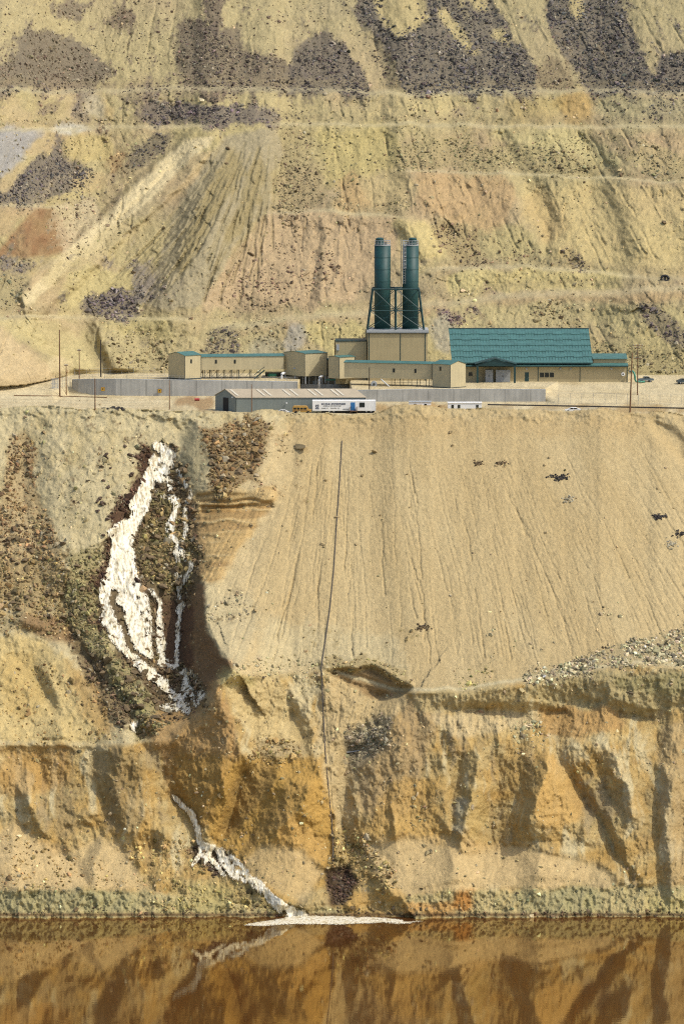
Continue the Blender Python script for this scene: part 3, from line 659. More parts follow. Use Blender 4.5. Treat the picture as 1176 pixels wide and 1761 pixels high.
for k_, (a_, b_, c_) in enumerate(((660, 672, 684), (666, 676, 690), (663, 680, 694))):
    s, q_, sd_, t_ = dist([(820, a_), (960, b_), (1180, c_)], 6, 3, .02)
    setc(np.exp(-(q_ / 1.2) ** 2) * .35 * ym[s], (196, 172, 122), s)
RD *= 1 - ym
# berm and the slopes below
low_f = lowm.astype(np.float32)
setc(low_f, (208, 184, 132))
setc(berm * .8, (208, 190, 140))
setc(berm * np.clip(n2 * 1.6, 0, .7), (196, 170, 108))
area([(840, 706), (1030, 704), (1080, 712), (1000, 726), (830, 722)], (206, 194, 158), .8, 4, 4)
area([(770, 712), (830, 708), (830, 724), (770, 726)], (180, 166, 134), .6, 4, 4)
setc(upper_left * .8, (206, 190, 142))
setc(upper_left * np.clip(n2 * 1.4, 0, .8), (194, 174, 120))
setc(slope * .9, (203, 177, 123)); RD *= 1 - .75 * slope; RS *= 1 - .35 * slope
setc(slope * np.clip(fbm(U0 * 0.012, Y * 0.004, 4, 240) * 1.2, 0, .5), (203, 175, 119))
setc(slope * np.clip(fbm(U0 * 0.02, Y * 0.006, 4, 245) * 1.2, 0, .5), (211, 188, 136))
setc(slope * sm(0.1, .6, fbm(U0 * 0.05, Y * 0.01, 3, 246)) * .5, (196, 170, 116))
area([(480, 722), (1120, 716), (1110, 745), (800, 752), (500, 760)], (200, 170, 114), .5, 10, 8)
area([(350, 1020), (440, 1030), (440, 1100), (420, 1150), (380, 1130), (356, 1080)], (200, 182, 136), .8, 8)
rub([(350, 1025), (430, 1035), (430, 1070), (356, 1075)], .2, (168, 156, 120), .24)
area([(440, 1060), (560, 1080), (700, 1100), (700, 1160), (440, 1150)], (212, 196, 148), .5, 14)
# left slope rubble
RUB = (146, 118, 76)
rub([(10, 745), (50, 745), (62, 830), (85, 900), (110, 960), (120, 1010), (60, 1060), (-30, 1040), (-30, 900), (10, 850)], .5, RUB, .33, (176, 146, 96), .6, warp=14)
rub([(-40, 960), (80, 950), (150, 1000), (180, 1080), (120, 1100), (60, 1080), (-40, 1100)], .45, (150, 126, 80), .34, (176, 150, 96), .5, warp=14)
rub([(90, 760), (240, 760), (220, 860), (170, 930), (120, 960), (100, 860)], .06, (176, 160, 114), .26)
rub([(120, 960), (180, 930), (168, 1020), (190, 1100), (260, 1180), (300, 1240), (240, 1270), (190, 1190), (130, 1110), (110, 1020)], .62, (134, 122, 78), .33, (150, 136, 84), .7, warp=10)
rub([(104, 1080), (140, 1094), (180, 1150), (225, 1250), (200, 1262), (150, 1170)], .6, (106, 88, 62), .34, (126, 104, 70), .8)
area([(40, 1050), (110, 1070), (130, 1110), (80, 1100), (30, 1080)], (150, 116, 76), .8, 6)
area([(-40, 1100), (60, 1092), (130, 1150), (200, 1260), (180, 1276), (-40, 1276)], (212, 184, 116), .8, 8)
area([(0, 1110), (60, 1130), (90, 1200), (40, 1240), (0, 1200)], (198, 166, 96), .6, 10)
area([(110, 1120), (170, 1190), (225, 1270), (160, 1262)], (186, 146, 82), .6, 8)
rub([(-30, 1110), (160, 1180), (190, 1276), (-30, 1276)], .09, (160, 130, 76), .28)
# rocks right of the fall and the ochre cliff
rub([(345, 738), (430, 722), (480, 728), (450, 770), (440, 820), (400, 838), (360, 830), (372, 780)], .6, (136, 108, 66), .38, (150, 122, 78), .75, warp=8)
area([(300, 745), (345, 735), (370, 760), (360, 830), (330, 830), (308, 790)], (150, 140, 104), .8, 6)
area([(336, 846), (400, 840), (474, 838), (470, 868), (420, 930), (380, 1000), (340, 1004), (330, 930)], (206, 170, 106), .9, 3, 6)
area([(345, 868), (470, 864), (468, 874), (345, 884)], (176, 130, 64), .7, 2, 4)
s, m = poly([(336, 846), (400, 838), (474, 836), (470, 870), (420, 930), (380, 1000), (340, 1004), (330, 930)], 4, 4)
bed = vn(X[s] * .012, Y[s] * .20 + fbm(X[s] * .03, Y[s] * .03, 2, 33) * .8, 34)
setc(m * sm(.55, .75, bed) * .6, (168, 132, 80), s); setc(m * sm(.35, .2, bed) * .5, (222, 194, 136), s); D[s] += m * (bed - .5) * .8
area([(370, 838), (390, 838), (388, 870), (368, 872)], (160, 124, 70), .6, 2, 4)
area([(330, 880), (352, 890), (350, 990), (330, 990)], (196, 160, 102), .8, 4, 4)
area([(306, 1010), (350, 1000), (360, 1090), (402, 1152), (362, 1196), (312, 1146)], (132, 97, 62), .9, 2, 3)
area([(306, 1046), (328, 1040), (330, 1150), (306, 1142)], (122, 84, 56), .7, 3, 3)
rub(GORGE, .72, (112, 92, 62), .38, (112, 92, 62), .9, feather=5, warp=8)
rub([(250, 860), (310, 850), (330, 960), (312, 1020), (262, 1010), (240, 960)], .5, (138, 120, 74), .40, (132, 114, 72), .7)
rub([(205, 865), (240, 800), (262, 765), (268, 780), (246, 830), (225, 890), (196, 925), (184, 990), (168, 1040), (160, 1010), (184, 920)], .8, (88, 62, 44), .34, (92, 66, 46), .9, feather=3)
rub([(305, 1040), (318, 1040), (316, 1140), (300, 1140)], 0); rub([(270, 1030), (330, 1040), (330, 1146), (276, 1140)], 0)
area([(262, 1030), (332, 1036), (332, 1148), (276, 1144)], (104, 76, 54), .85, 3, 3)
# lower cliffs
setc(cl * .95, (198, 166, 100))
setc(cl * np.clip(n3 * 1.8, 0, 1) * .8, (188, 148, 76))
setc(cl * np.clip(-n3 * 1.6, 0, 1) * .7, (212, 190, 132))
setc(cl * np.clip(fbm(X * 0.012, Y * 0.02, 4, 260) * 1.6, 0, .8), (180, 158, 106))
setc(cl * sm(.15, .5, fbm(X * 0.05, Y * 0.02, 4, 262)) * .6, (204, 164, 90))
setc(cl * sm(.2, .5, fbm(X * 0.09, Y * 0.09, 3, 263)) * .5, (158, 128, 76))
sv = fbm((X + fbm(X * .02, Y * .02, 2, 264) * 20) * .05, Y * .012, 4, 265)
setc(cl * sm(.12, .45, sv) * .75, (214, 198, 150)); setc(cl * sm(.15, .5, -sv) * .65, (164, 144, 106))
setc(cl * sm(.1, .45, fbm(X * .015, Y * .02, 4, 266)) * .6, (192, 154, 84))
area([(232, 1240), (300, 1226), (362, 1190), (374, 1166), (420, 1290), (392, 1400), (345, 1420), (300, 1372), (270, 1296)], (184, 145, 88), .85, 5)
area([(290, 1290), (420, 1300), (390, 1400), (345, 1420), (300, 1372)], (178, 138, 66), .8, 8)
area([(376, 1164), (470, 1160), (530, 1260), (540, 1310), (460, 1300), (410, 1230)], (210, 184, 124), .85, 5)
area([(374, 1152), (440, 1152), (450, 1180), (376, 1186)], (196, 178, 112), .7, 5)
area([(400, 1300), (540, 1310), (580, 1400), (590, 1470), (540, 1540), (470, 1545), (400, 1480), (352, 1430)], (190, 148, 70), .9, 6)
area([(520, 1290), (560, 1310), (590, 1420), (560, 1440), (520, 1400)], (202, 158, 78), .7, 8)
area([(470, 1400), (540, 1420), (580, 1480), (500, 1500)], (206, 164, 92), .6, 8)
area([(440, 1270), (520, 1280), (520, 1310), (440, 1300)], (178, 156, 112), .6, 6)
rub([(430, 1270), (500, 1270), (520, 1310), (440, 1320)], .3, (160, 134, 80), .3)
area([(556, 1160), (700, 1180), (700, 1210), (610, 1330), (600, 1480), (578, 1470), (566, 1340), (545, 1260)], (204, 178, 124), .9, 5)
rub([(600, 1250), (670, 1230), (660, 1290), (605, 1310)], .6, (150, 138, 108), .28, (164, 150, 114), .7)
area([(590, 1270), (660, 1270), (640, 1310), (600, 1330)], (150, 136, 106), .7, 5)
rub([(580, 1430), (620, 1430), (690, 1510), (660, 1540), (600, 1500), (570, 1490)], .55, (168, 142, 86), .3, (186, 156, 92), .6)
rub([(555, 1136), (660, 1132), (712, 1176), (640, 1156), (556, 1154)], .5, (160, 142, 92), .28, (172, 150, 98), .7)
area([(556, 1154), (640, 1152), (704, 1184), (698, 1196), (650, 1202), (600, 1180)], (160, 128, 82), .8, 3, 5)
rub([(400, 1145), (560, 1140), (556, 1160), (440, 1165), (390, 1170)], .35, (176, 162, 116), .26)
area([(712, 1196), (760, 1210), (740, 1300), (700, 1400), (640, 1420), (610, 1390), (612, 1340), (660, 1270)], (180, 152, 104), .8, 8)
area([(650, 1370), (700, 1330), (760, 1350), (760, 1440), (680, 1470), (630, 1450)], (202, 160, 84), .7, 12)
area([(716, 1190), (900, 1172), (900, 1215), (720, 1222)], (190, 168, 114), .8, 4)
area([(900, 1180), (1000, 1160), (1080, 1150), (1240, 1150), (1240, 1222), (1050, 1230), (940, 1210)], (186, 168, 116), .8, 5)
area([(1060, 1158), (1200, 1156), (1200, 1190), (1060, 1190)], (150, 142, 92), .6, 8)
area([(920, 1220), (1040, 1216), (1090, 1250), (1000, 1272), (930, 1258)], (194, 154, 92), .9, 5)
area([(740, 1226), (910, 1218), (930, 1250), (840, 1262), (760, 1262)], (214, 190, 138), .8, 6)
rub([(880, 1248), (930, 1242), (936, 1268), (880, 1274)], .4, (190, 176, 130), .3)
area([(940, 1290), (1000, 1340), (1010, 1416), (916, 1420)], (208, 166, 92), .8, 4)
area([(780, 1350), (830, 1350), (836, 1440), (776, 1440)], (196, 166, 98), .6, 6)
area([(776, 1370), (800, 1370), (796, 1440), (776, 1436)], (176, 168, 138), .7, 5)
area([(612, 1440), (760, 1440), (900, 1460), (1010, 1490), (1010, 1524), (760, 1530), (690, 1540)], (210, 176, 114), .85, 10)
area([(1130, 1250), (1240, 1240), (1240, 1570), (1140, 1570)], (186, 160, 112), .6, 10)
area([(-60, 1440), (60, 1450), (240, 1520), (200, 1532), (-60, 1530)], (212, 178, 118), .85, 8)
area([(180, 1440), (230, 1470), (250, 1526), (190, 1520)], (214, 184, 126), .8, 6)
area([(90, 1370), (132, 1362), (128, 1440), (98, 1446)], (168, 144, 96), .7, 5)
area([(150, 1290), (246, 1290), (244, 1430), (184, 1430)], (160, 132, 80), .7, 10)
area([(0, 1290), (120, 1284), (120, 1360), (0, 1380)], (188, 144, 76), .6, 10)
rub([(0, 1440), (120, 1460), (240, 1530), (0, 1535)], .16, (168, 140, 84), .3)
rub([(230, 1440), (340, 1440), (360, 1500), (280, 1540), (240, 1530)], .2, (178, 150, 92), .28)
rub([(300, 1510), (450, 1530), (480, 1572), (280, 1570)], .35, (178, 158, 94), .26, (194, 172, 108), .6)
rub([(335, 1450), (372, 1456), (392, 1500), (372, 1512), (330, 1470)], .9, (104, 84, 58), .34, (110, 90, 60), .9)
GRAV = [(872, 1176), (900, 1164), (960, 1148), (1020, 1126), (1100, 1102), (1240, 1080), (1240, 1136), (1100, 1140), (1000, 1158)]
rub(GRAV, .95, (184, 170, 130), .36, (188, 168, 120), .8, warp=5)
rub([(780, 1160), (830, 1150), (850, 1180), (790, 1186)], .4, (176, 160, 100), .26)
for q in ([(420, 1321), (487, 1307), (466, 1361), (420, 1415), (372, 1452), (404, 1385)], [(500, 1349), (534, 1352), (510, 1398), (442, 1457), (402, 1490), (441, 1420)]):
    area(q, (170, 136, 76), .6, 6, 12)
setc(foot * .7, (212, 184, 128))
setc(np.exp(-((Y - rows(y_cliff) + 1) / 3.0) ** 2) * (X > 560) * .8, (216, 200, 152))  # sunlit edge of the cliff rim, painted into the ground colour
# shore ledge
setc(lg * .95, (196, 176, 118))
setc(lg * sm(-.1, .4, fbm(X * 0.02, Y * 0.05, 4, 270)) * .3, (166, 158, 112))
setc(lg * sm(0, .5, fbm(X * 0.05, Y * 0.02, 4, 275)) * .7, (200, 182, 112))
area([(-60, 1536), (150, 1530), (240, 1536), (240, 1570), (-60, 1574)], (164, 158, 112), .5, 5)
area([(880, 1530), (1010, 1520), (1050, 1560), (1020, 1574), (890, 1574)], (156, 152, 108), .5, 6)
area([(786, 1530), (812, 1528), (808, 1574), (780, 1574)], (194, 128, 52), .85, 4)
area([(690, 1560), (790, 1550), (790, 1576), (690, 1578)], (206, 150, 76), .7, 3)
area([(330, 1520), (420, 1530), (400, 1566), (320, 1566)], (184, 168, 104), .7, 6)
area([(590, 1540), (690, 1530), (700, 1576), (590, 1578)], (200, 158, 84), .7, 6)
rub([(-30, 1530), (240, 1534), (240, 1574), (-30, 1576)], .05, (150, 146, 104), .25)
rub([(820, 1530), (1176, 1520), (1176, 1574), (820, 1576)], .05, (150, 146, 104), .25)
s, m = poly([(556, 1496), (600, 1492), (622, 1520), (612, 1532), (590, 1556), (566, 1558), (562, 1530)], 3, 6)
setc(m * .9, (70, 52, 40), s); RD[s] = np.maximum(RD[s], m * .9); RC[s] = RC[s] * (1 - m[..., None]) + lin((96, 72, 56)).astype(np.float32) * m[..., None]; R[s] -= 1.4 * m; D[s] += 1.4 * m
rub([(-30, 1566), (1206, 1566), (1206, 1580), (-30, 1580)], .22, (112, 92, 62), .26, feather=1, warp=3)
wet = np.exp(-((Y - 1574) / 3.5) ** 2)
setc(np.clip(wet, 0, 1) * .85, (104, 74, 46))
# small mottling of the soil
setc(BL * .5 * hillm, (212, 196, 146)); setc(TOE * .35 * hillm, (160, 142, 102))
gm = 1 - .55 * slope
COL *= 1 + (gm * (0.14 * fbm(X * 0.12, Y * 0.12, 3, 280) + 0.12 * fbm(X * 0.45, Y * 0.45, 2, 285)))[..., None]

RS *= np.where(hill, 1.0, 1.05); setc(GROOVE * .45, (150, 136, 92))
WX, WY, WZ = world(X, Y, D)
# ------------------------------------------------------------------ materials
def N(nt, t, **k):
    n = nt.nodes.new(t)
    for a, b in k.items(): setattr(n, a, b)
    return n
def new_mat(name):
    m = bpy.data.materials.new(name); m.use_nodes = True
    nt = m.node_tree; b = nt.nodes['Principled BSDF']
    return m, nt, b
def mix_mul(nt, a, b, f=1.0, mode='MULTIPLY'):
    n = N(nt, 'ShaderNodeMix', data_type='RGBA', blend_type=mode)
    n.inputs[0].default_value = f
    nt.links.new(a, n.inputs[6]); nt.links.new(b, n.inputs[7])
    return n.outputs[2]
def ramp(nt, src, stops):
    r = N(nt, 'ShaderNodeValToRGB')
    e = r.color_ramp.elements
    while len(e) < len(stops): e.new(0.5)
    for q, (p, v) in zip(e, stops):
        q.position = p; q.color = (v, v, v, 1) if not isinstance(v, tuple) else (*v, 1)
    nt.links.new(src, r.inputs[0]); return r.outputs[0]
def noise(nt, co, scale, detail=4, rough=.55):
    n = N(nt, 'ShaderNodeTexNoise'); n.inputs['Scale'].default_value = scale
    n.inputs['Detail'].default_value = detail; n.inputs['Roughness'].default_value = rough
    nt.links.new(co, n.inputs['Vector']); return n.outputs[0]
def ground_mat():
    m, nt, b = new_mat('pit_earth')
    at = N(nt, 'ShaderNodeAttribute', attribute_name='Col')
    co = N(nt, 'ShaderNodeTexCoord').outputs['Object']
    c = mix_mul(nt, at.outputs[0], ramp(nt, noise(nt, co, 0.9, 6, .65), [(.30, .86), (.55, 1.0), (.75, 1.08)]))
    c = mix_mul(nt, c, ramp(nt, noise(nt, co, 3.1, 3, .6), [(.30, .76), (.42, 1.0), (.7, 1.04)]))
    nt.links.new(c, b.inputs['Base Color'])
    b.inputs['Roughness'].default_value = 0.95
    b.inputs['Specular IOR Level'].default_value = 0.15
    bp = N(nt, 'ShaderNodeBump'); bp.inputs['Strength'].default_value = 0.7; bp.inputs['Distance'].default_value = 0.5
    nt.links.new(noise(nt, co, 1.3, 6, .7), bp.inputs['Height'])
    nt.links.new(bp.outputs[0], b.inputs['Normal'])
    return m
def rock_mat():
    m, nt, b = new_mat('broken_rock')
    at = N(nt, 'ShaderNodeAttribute', attribute_name='Col')
    co = N(nt, 'ShaderNodeTexCoord').outputs['Object']
    c = mix_mul(nt, at.outputs[0], ramp(nt, noise(nt, co, 2.2, 4), [(.3, .7), (.6, 1.1)]))
    nt.links.new(c, b.inputs['Base Color']); b.inputs['Roughness'].default_value = 0.85
    b.inputs['Specular IOR Level'].default_value = 0.25
    return m
def plain(name, c, rough=.6, metal=0.0, var=.12, scale=1.2, k=0.66, spec=.4, bump=0.0, bscale=6):
    m, nt, b = new_mat(name)
    col = lin(c, k)
    co = N(nt, 'ShaderNodeTexCoord').outputs['Object']
    rgb = N(nt, 'ShaderNodeRGB'); rgb.outputs[0].default_value = (*[float(v) for v in col], 1)
    o = mix_mul(nt, rgb.outputs[0], ramp(nt, noise(nt, co, scale, 5, .6), [(.3, 1 - var), (.7, 1 + var * .5)]))
    nt.links.new(o, b.inputs['Base Color'])
    b.inputs['Roughness'].default_value = rough; b.inputs['Metallic'].default_value = metal
    b.inputs['Specular IOR Level'].default_value = spec
    if bump:
        bp = N(nt, 'ShaderNodeBump'); bp.inputs['Strength'].default_value = bump; bp.inputs['Distance'].default_value = .1
        nt.links.new(noise(nt, co, bscale, 4), bp.inputs['Height']); nt.links.new(bp.outputs[0], b.inputs['Normal'])
    return m

def grid_mesh(name, vx, vy, vz, quads, mat, col=None, smooth=True):
    me = bpy.data.meshes.new(name)
    n = len(vx); q = len(quads); fs = quads.shape[1]
    me.vertices.add(n)
    me.vertices.foreach_set('co', np.stack([vx, vy, vz], 1).astype(np.float32).ravel())
    me.loops.add(q * fs); me.loops.foreach_set('vertex_index', quads.astype(np.int32).ravel())
    me.polygons.add(q)
    me.polygons.foreach_set('loop_start', np.arange(0, q * fs, fs, dtype=np.int32))
    if smooth: me.polygons.foreach_set('use_smooth', np.ones(q, bool))
    else: me.polygons.foreach_set('use_smooth', np.zeros(q, bool))
    me.update(calc_edges=True)
    if col is not None:
        a = me.color_attributes.new('Col', 'FLOAT_COLOR', 'POINT')
        c = np.ones((n, 4), np.float32); c[:, :3] = col
        a.data.foreach_set('color', c.ravel())
    me.materials.append(mat)
    o = bpy.data.objects.new(name, me); C.objects.link(o)
    return o

M_EARTH, M_ROCK = ground_mat(), rock_mat()
ii = np.arange(NY * NX).reshape(NY, NX)
quads = np.stack([ii[:-1, :-1], ii[:-1, 1:], ii[1:, 1:], ii[1:, :-1]], -1).reshape(-1, 4)
ter = grid_mesh('hillside_terrain', WX.ravel(), WY.ravel(), WZ.ravel(), quads, M_EARTH, COL.reshape(-1, 3))
ter['kind'] = 'structure'

# sampling the terrain at an image position
def samp(A, px, py):
    px = np.asarray(px, np.float64); py = np.asarray(py, np.float64)
    fx = (px - xs[IX0]) / ST + IX0; fy = (ys[IY0] - py) / ST + IY0
    x0 = np.clip(fx.astype(int), 0, NX - 2); y0 = np.clip(fy.astype(int), 0, NY - 2)
    tx = np.clip(fx - x0, 0, 1); ty = np.clip(fy - y0, 0, 1)
    if A.ndim == 3: tx = tx[..., None]; ty = ty[..., None]
    return (A[y0, x0] * (1 - tx) + A[y0, x0 + 1] * tx) * (1 - ty) + (A[y0 + 1, x0] * (1 - tx) + A[y0 + 1, x0 + 1] * tx) * ty
def gd(px, py): return float(samp(D, px, py))
def G(px, py, fwd=0.0): return P(px, py, gd(px, py) - fwd)

# ------------------------------------------------------------------ rocks: shapes
def ico_rock(seed, sub=0):
    bm = bmesh.new(); bmesh.ops.create_icosphere(bm, subdivisions=1 + sub, radius=1.0)
    r = random.Random(seed)
    for v in bm.verts:
        v.co *= r.uniform(0.55, 1.35)
    for _ in range(6):                       # chop flat faces
        n = Vector((r.gauss(0, 1), r.gauss(0, 1), r.gauss(0, 1))).normalized(); h = r.uniform(.35, .62)
        for v in bm.verts:
            t = v.co.dot(n)
            if t > h: v.co -= n * (t - h)
    bm.verts.index_update(); bm.faces.index_update()
    V = np.array([v.co[:] for v in bm.verts], np.float32); F = np.array([[v.index for v in f.verts] for f in bm.faces], np.int32)
    bm.free(); return V, F
def rand_rot(n):
    q = rng.normal(size=(n, 4)); q /= np.linalg.norm(q, axis=1, keepdims=True)
    w_, x, y, z = q.T
    return np.stack([np.stack([1 - 2 * (y * y + z * z), 2 * (x * y - z * w_), 2 * (x * z + y * w_)], -1),
                     np.stack([2 * (x * y + z * w_), 1 - 2 * (x * x + z * z), 2 * (y * z - x * w_)], -1),
                     np.stack([2 * (x * z - y * w_), 2 * (y * z + x * w_), 1 - 2 * (x * x + y * y)], -1)], 1)
SH = [ico_rock(s) for s in range(10)]
MAIN_W = [(262, 762), (248, 822), (228, 862), (226, 890), (186, 916), (190, 965), (174, 1020), (186, 1060), (228, 1124), (262, 1136), (258, 1094), (250, 1044), (232, 985), (226, 947), (227, 923), (244, 890), (257, 864), (264, 838), (292, 830), (300, 780), (289, 768)]
NCAND = 460000
cx = rng.uniform(-30, 1206, NCAND); cy = rng.uniform(-20, 1579, NCAND)
rd = samp(RD, cx, cy)
rd = np.where(inside(MAIN_W, cx, cy) & (cy < 1140), rd * .04, rd)
# clusters: thin and dense patches inside every rock field
rd = rd * np.clip(0.75 + 1.0 * fbm(cx * 0.03, cy * 0.04, 3, 300), 0.15, 1.6)
keep = rng.random(NCAND) < rd
cx, cy = cx[keep], cy[keep]
rs = samp(RS, cx, cy) * np.clip(np.exp(rng.normal(-0.28, 0.55, len(cx))), .3, 2.8)
rc = samp(RC, cx, cy) * np.exp(rng.normal(0.10, 0.45, len(cx)))[:, None] * (1 + rng.normal(0, .05, (len(cx), 3)))
# sharp light chips here and there
lightc = rng.random(len(cx)) < 0.05; rc[lightc] = rc[lightc] * 0.4 + lin((214, 200, 164)) * 0.6
rx, ry, rz = world(cx, cy, samp(D, cx, cy))
pos = np.stack([rx, ry, rz], 1)
def rock_field(name, idx, label, cat):
    Vs, Fs, Cs = [], [], []; off = 0
    var = rng.integers(0, len(SH), len(idx))
    for k, (V, F) in enumerate(SH):
        sel = idx[var == k]; n = len(sel)
        if not n: continue
        sc3 = rs[sel][:, None] * rng.uniform(.6, 1.45, (n, 3))
        v = np.einsum('nij,nvj->nvi', rand_rot(n), V[None] * sc3[:, None, :]) + pos[sel][:, None, :]
        Vs.append(v.reshape(-1, 3)); nv = len(V)
        Fs.append((F[None] + (np.arange(n) * nv)[:, None, None]).reshape(-1, 3) + off); off += n * nv
        Cs.append(np.repeat(np.clip(rc[sel], .01, .7), nv, axis=0))
    V = np.concatenate(Vs)
    o = grid_mesh(name, V[:, 0], V[:, 1], V[:, 2], np.concatenate(Fs), M_ROCK, np.concatenate(Cs), smooth=False)
    o['kind'] = 'stuff'; o['label'] = label; o['category'] = cat
    return o
up = cy < 660
rock_field('dump_rock', np.nonzero(up)[0], 'dark and olive broken rock strewn over the benched hill above the plant', 'rocks')
rock_field('scree', np.nonzero(~up)[0], 'brown and tan rubble scattered over the pit wall below the plant', 'rocks')
print('rocks', len(cx))

# ------------------------------------------------------------------ lake
def water_mat():
    m, nt, b = new_mat('rust_brown_water')
    b.inputs['Base Color'].default_value = (0.070, 0.028, 0.009, 1)
    b.inputs['Roughness'].default_value = 0.02
    b.inputs['IOR'].default_value = 5.0
    b.inputs['Specular Tint'].default_value = (1.0, 0.90, 0.64, 1)
    co = N(nt, 'ShaderNodeTexCoord').outputs['Object']
    mp = N(nt, 'ShaderNodeMapping'); mp.inputs['Scale'].default_value = (0.12, 1.0, 1.0)
    nt.links.new(co, mp.inputs[0])
    bp = N(nt, 'ShaderNodeBump'); bp.inputs['Strength'].default_value = 0.05; bp.inputs['Distance'].default_value = 0.10
    nt.links.new(noise(nt, mp.outputs[0], 0.8, 4, .6), bp.inputs['Height'])
    nt.links.new(bp.outputs[0], b.inputs['Normal'])
    return m
gx = np.concatenate([np.linspace(-2500, -200, 24), np.linspace(-180, 180, 60), np.linspace(200, 2500, 24)])
gy = np.concatenate([np.linspace(-300, 800, 20), np.linspace(815, 975, 60)])
GX, GY = np.meshgrid(gx, gy)
jj = np.arange(GX.size).reshape(GX.shape)
lake = grid_mesh('lake_water', GX.ravel(), GY.ravel(), GX.ravel() * 0, np.stack([jj[:-1, :-1], jj[:-1, 1:], jj[1:, 1:], jj[1:, :-1]], -1).reshape(-1, 4), water_mat())
lake['kind'] = 'structure'

# ------------------------------------------------------------------ falling water
def foam_mat(name, c, thr, froth=False):
    m, nt, b = new_mat(name)
    co = N(nt, 'ShaderNodeTexCoord').outputs['Object']
    r = N(nt, 'ShaderNodeValToRGB'); e = r.color_ramp.elements
    e[0].position = .34; e[0].color = (*[float(v) for v in lin((196, 176, 128), .58)], 1)
    e[1].position = thr; e[1].color = (*[float(v) for v in lin(c, .74)], 1)
    mp = N(nt, 'ShaderNodeMapping'); mp.inputs['Scale'].default_value = (2.4, 1, .45); nt.links.new(co, mp.inputs[0])
    n = noise(nt, mp.outputs[0], .8, 5, .62)
    nt.links.new(n, r.inputs[0])
    cc = mix_mul(nt, r.outputs[0], ramp(nt, noise(nt, mp.outputs[0], .28, 3), [(.34, (.88, .83, .72)), (.56, (1, 1, 1))]))
    nt.links.new(cc, b.inputs['Base Color'])
    b.inputs['Roughness'].default_value = 0.5
    bp = N(nt, 'ShaderNodeBump'); bp.inputs['Strength'].default_value = .25; bp.inputs['Distance'].default_value = .25
    nt.links.new(noise(nt, mp.outputs[0], 1.2, 5, .7), bp.inputs['Height']); nt.links.new(bp.outputs[0], b.inputs['Normal'])
    if froth:                                # thin, broken water towards the edges of every strand
        at = N(nt, 'ShaderNodeAttribute', attribute_name='Col')
        a1 = N(nt, 'ShaderNodeMath', operation='MULTIPLY_ADD'); a1.inputs[1].default_value = 2.8; a1.inputs[2].default_value = -1.32
        mp2 = N(nt, 'ShaderNodeMapping'); mp2.inputs['Scale'].default_value = (2.6, 1.4, .40); nt.links.new(co, mp2.inputs[0])
        nt.links.new(noise(nt, mp2.outputs[0], 1.0, 5, .7), a1.inputs[0])
        a2 = N(nt, 'ShaderNodeMath', operation='ADD'); nt.links.new(a1.outputs[0], a2.inputs[0]); nt.links.new(at.outputs['Fac'], a2.inputs[1])
        r2 = N(nt, 'ShaderNodeMapRange', interpolation_type='SMOOTHSTEP'); r2.inputs['From Min'].default_value = .42; r2.inputs['From Max'].default_value = .86
        nt.links.new(a2.outputs[0], r2.inputs[0]); nt.links.new(r2.outputs[0], b.inputs['Alpha'])
    return m
M_FOAM = foam_mat('white_water', (250, 241, 214), .54, True)
def strand_mask(x, y, pts, w0, w1, wl=3, seed=0):
    xx = x + fbm(x * .12, y * .12, 3, seed) * wl
    m = np.zeros(x.shape, bool); n = len(pts) - 1
    for k in range(n):
        ax, ay = pts[k]; bx, by = pts[k + 1]; dx, dy = bx - ax, by - ay
        t = np.clip(((xx - ax) * dx + (y - ay) * dy) / (dx * dx + dy * dy + 1e-6), 0, 1)
        wd = (w0 + (w1 - w0) * (k + t) / n) / 2 * (0.65 + 0.9 * vn(x * .15, y * .15, seed + 2))
        m |= np.hypot(xx - ax - t * dx, y - ay - t * dy) < wd
    return m
def warp_in(pts, x, y, a=4, seed=0, s=.11):
    return inside(pts, x + fbm(x * s, y * s, 3, seed) * a, y + fbm(x * s, y * s, 3, seed + 9) * a)
def water_sheet(name, x0, x1, y0, y1, fn, label, mat, lift=.45, step=.9, bias=0.0):
    ax = np.arange(x0, x1, step); ay = np.arange(y1, y0, -step)
    x, y = np.meshgrid(ax, ay); x = x.astype(np.float32); y = y.astype(np.float32)
    m = fn(x, y)
    soft = blur(m.astype(np.float32), 3) + bias
    m = blur(m.astype(np.float32), 2) > .12
    dd = samp(blur_D, x, y) - lift - .7 * (ridged(x * .08, y * .05, 3, 401) - .3) - .3 * fbm(x * .2, y * .16, 3, 402)
    wx_, wy_, wz_ = world(x, y, dd)
    id_ = np.arange(x.size).reshape(x.shape)
    ok = m[:-1, :-1] & m[:-1, 1:] & m[1:, 1:] & m[1:, :-1]
    q = np.stack([id_[:-1, :-1], id_[:-1, 1:], id_[1:, 1:], id_[1:, :-1]], -1)[ok]
    used, inv = np.unique(q, return_inverse=True)
    o = grid_mesh(name, wx_.ravel()[used], wy_.ravel()[used], wz_.ravel()[used], inv.reshape(q.shape), mat, np.repeat(soft.ravel()[used][:, None], 3, 1))
    o['kind'] = 'structure'; o['label'] = label
    return o
blur_D = blur(D.astype(np.float32), 2)
MAIN = [(261, 759), (265, 772), (256, 796), (248, 820), (228, 856), (222, 866), (227, 885), (209, 893), (184, 914), (191, 932), (188, 967), (177, 994), (171, 1020), (176, 1047), (172, 1068), (186, 1086), (203, 1104), (227, 1128), (253, 1154), (289, 1184), (292, 1200), (274, 1214), (279, 1224), (301, 1223), (324, 1231), (345, 1209), (357, 1190), (342, 1183), (336, 1153), (312, 1146), (289, 1141), (265, 1135), (262, 1094), (254, 1044), (245, 1017), (236, 985), (230, 947), (231, 923), (248, 890), (259, 864), (264, 842), (277, 858), (296, 858), (297, 828), (301, 800), (304, 778), (289, 768)]
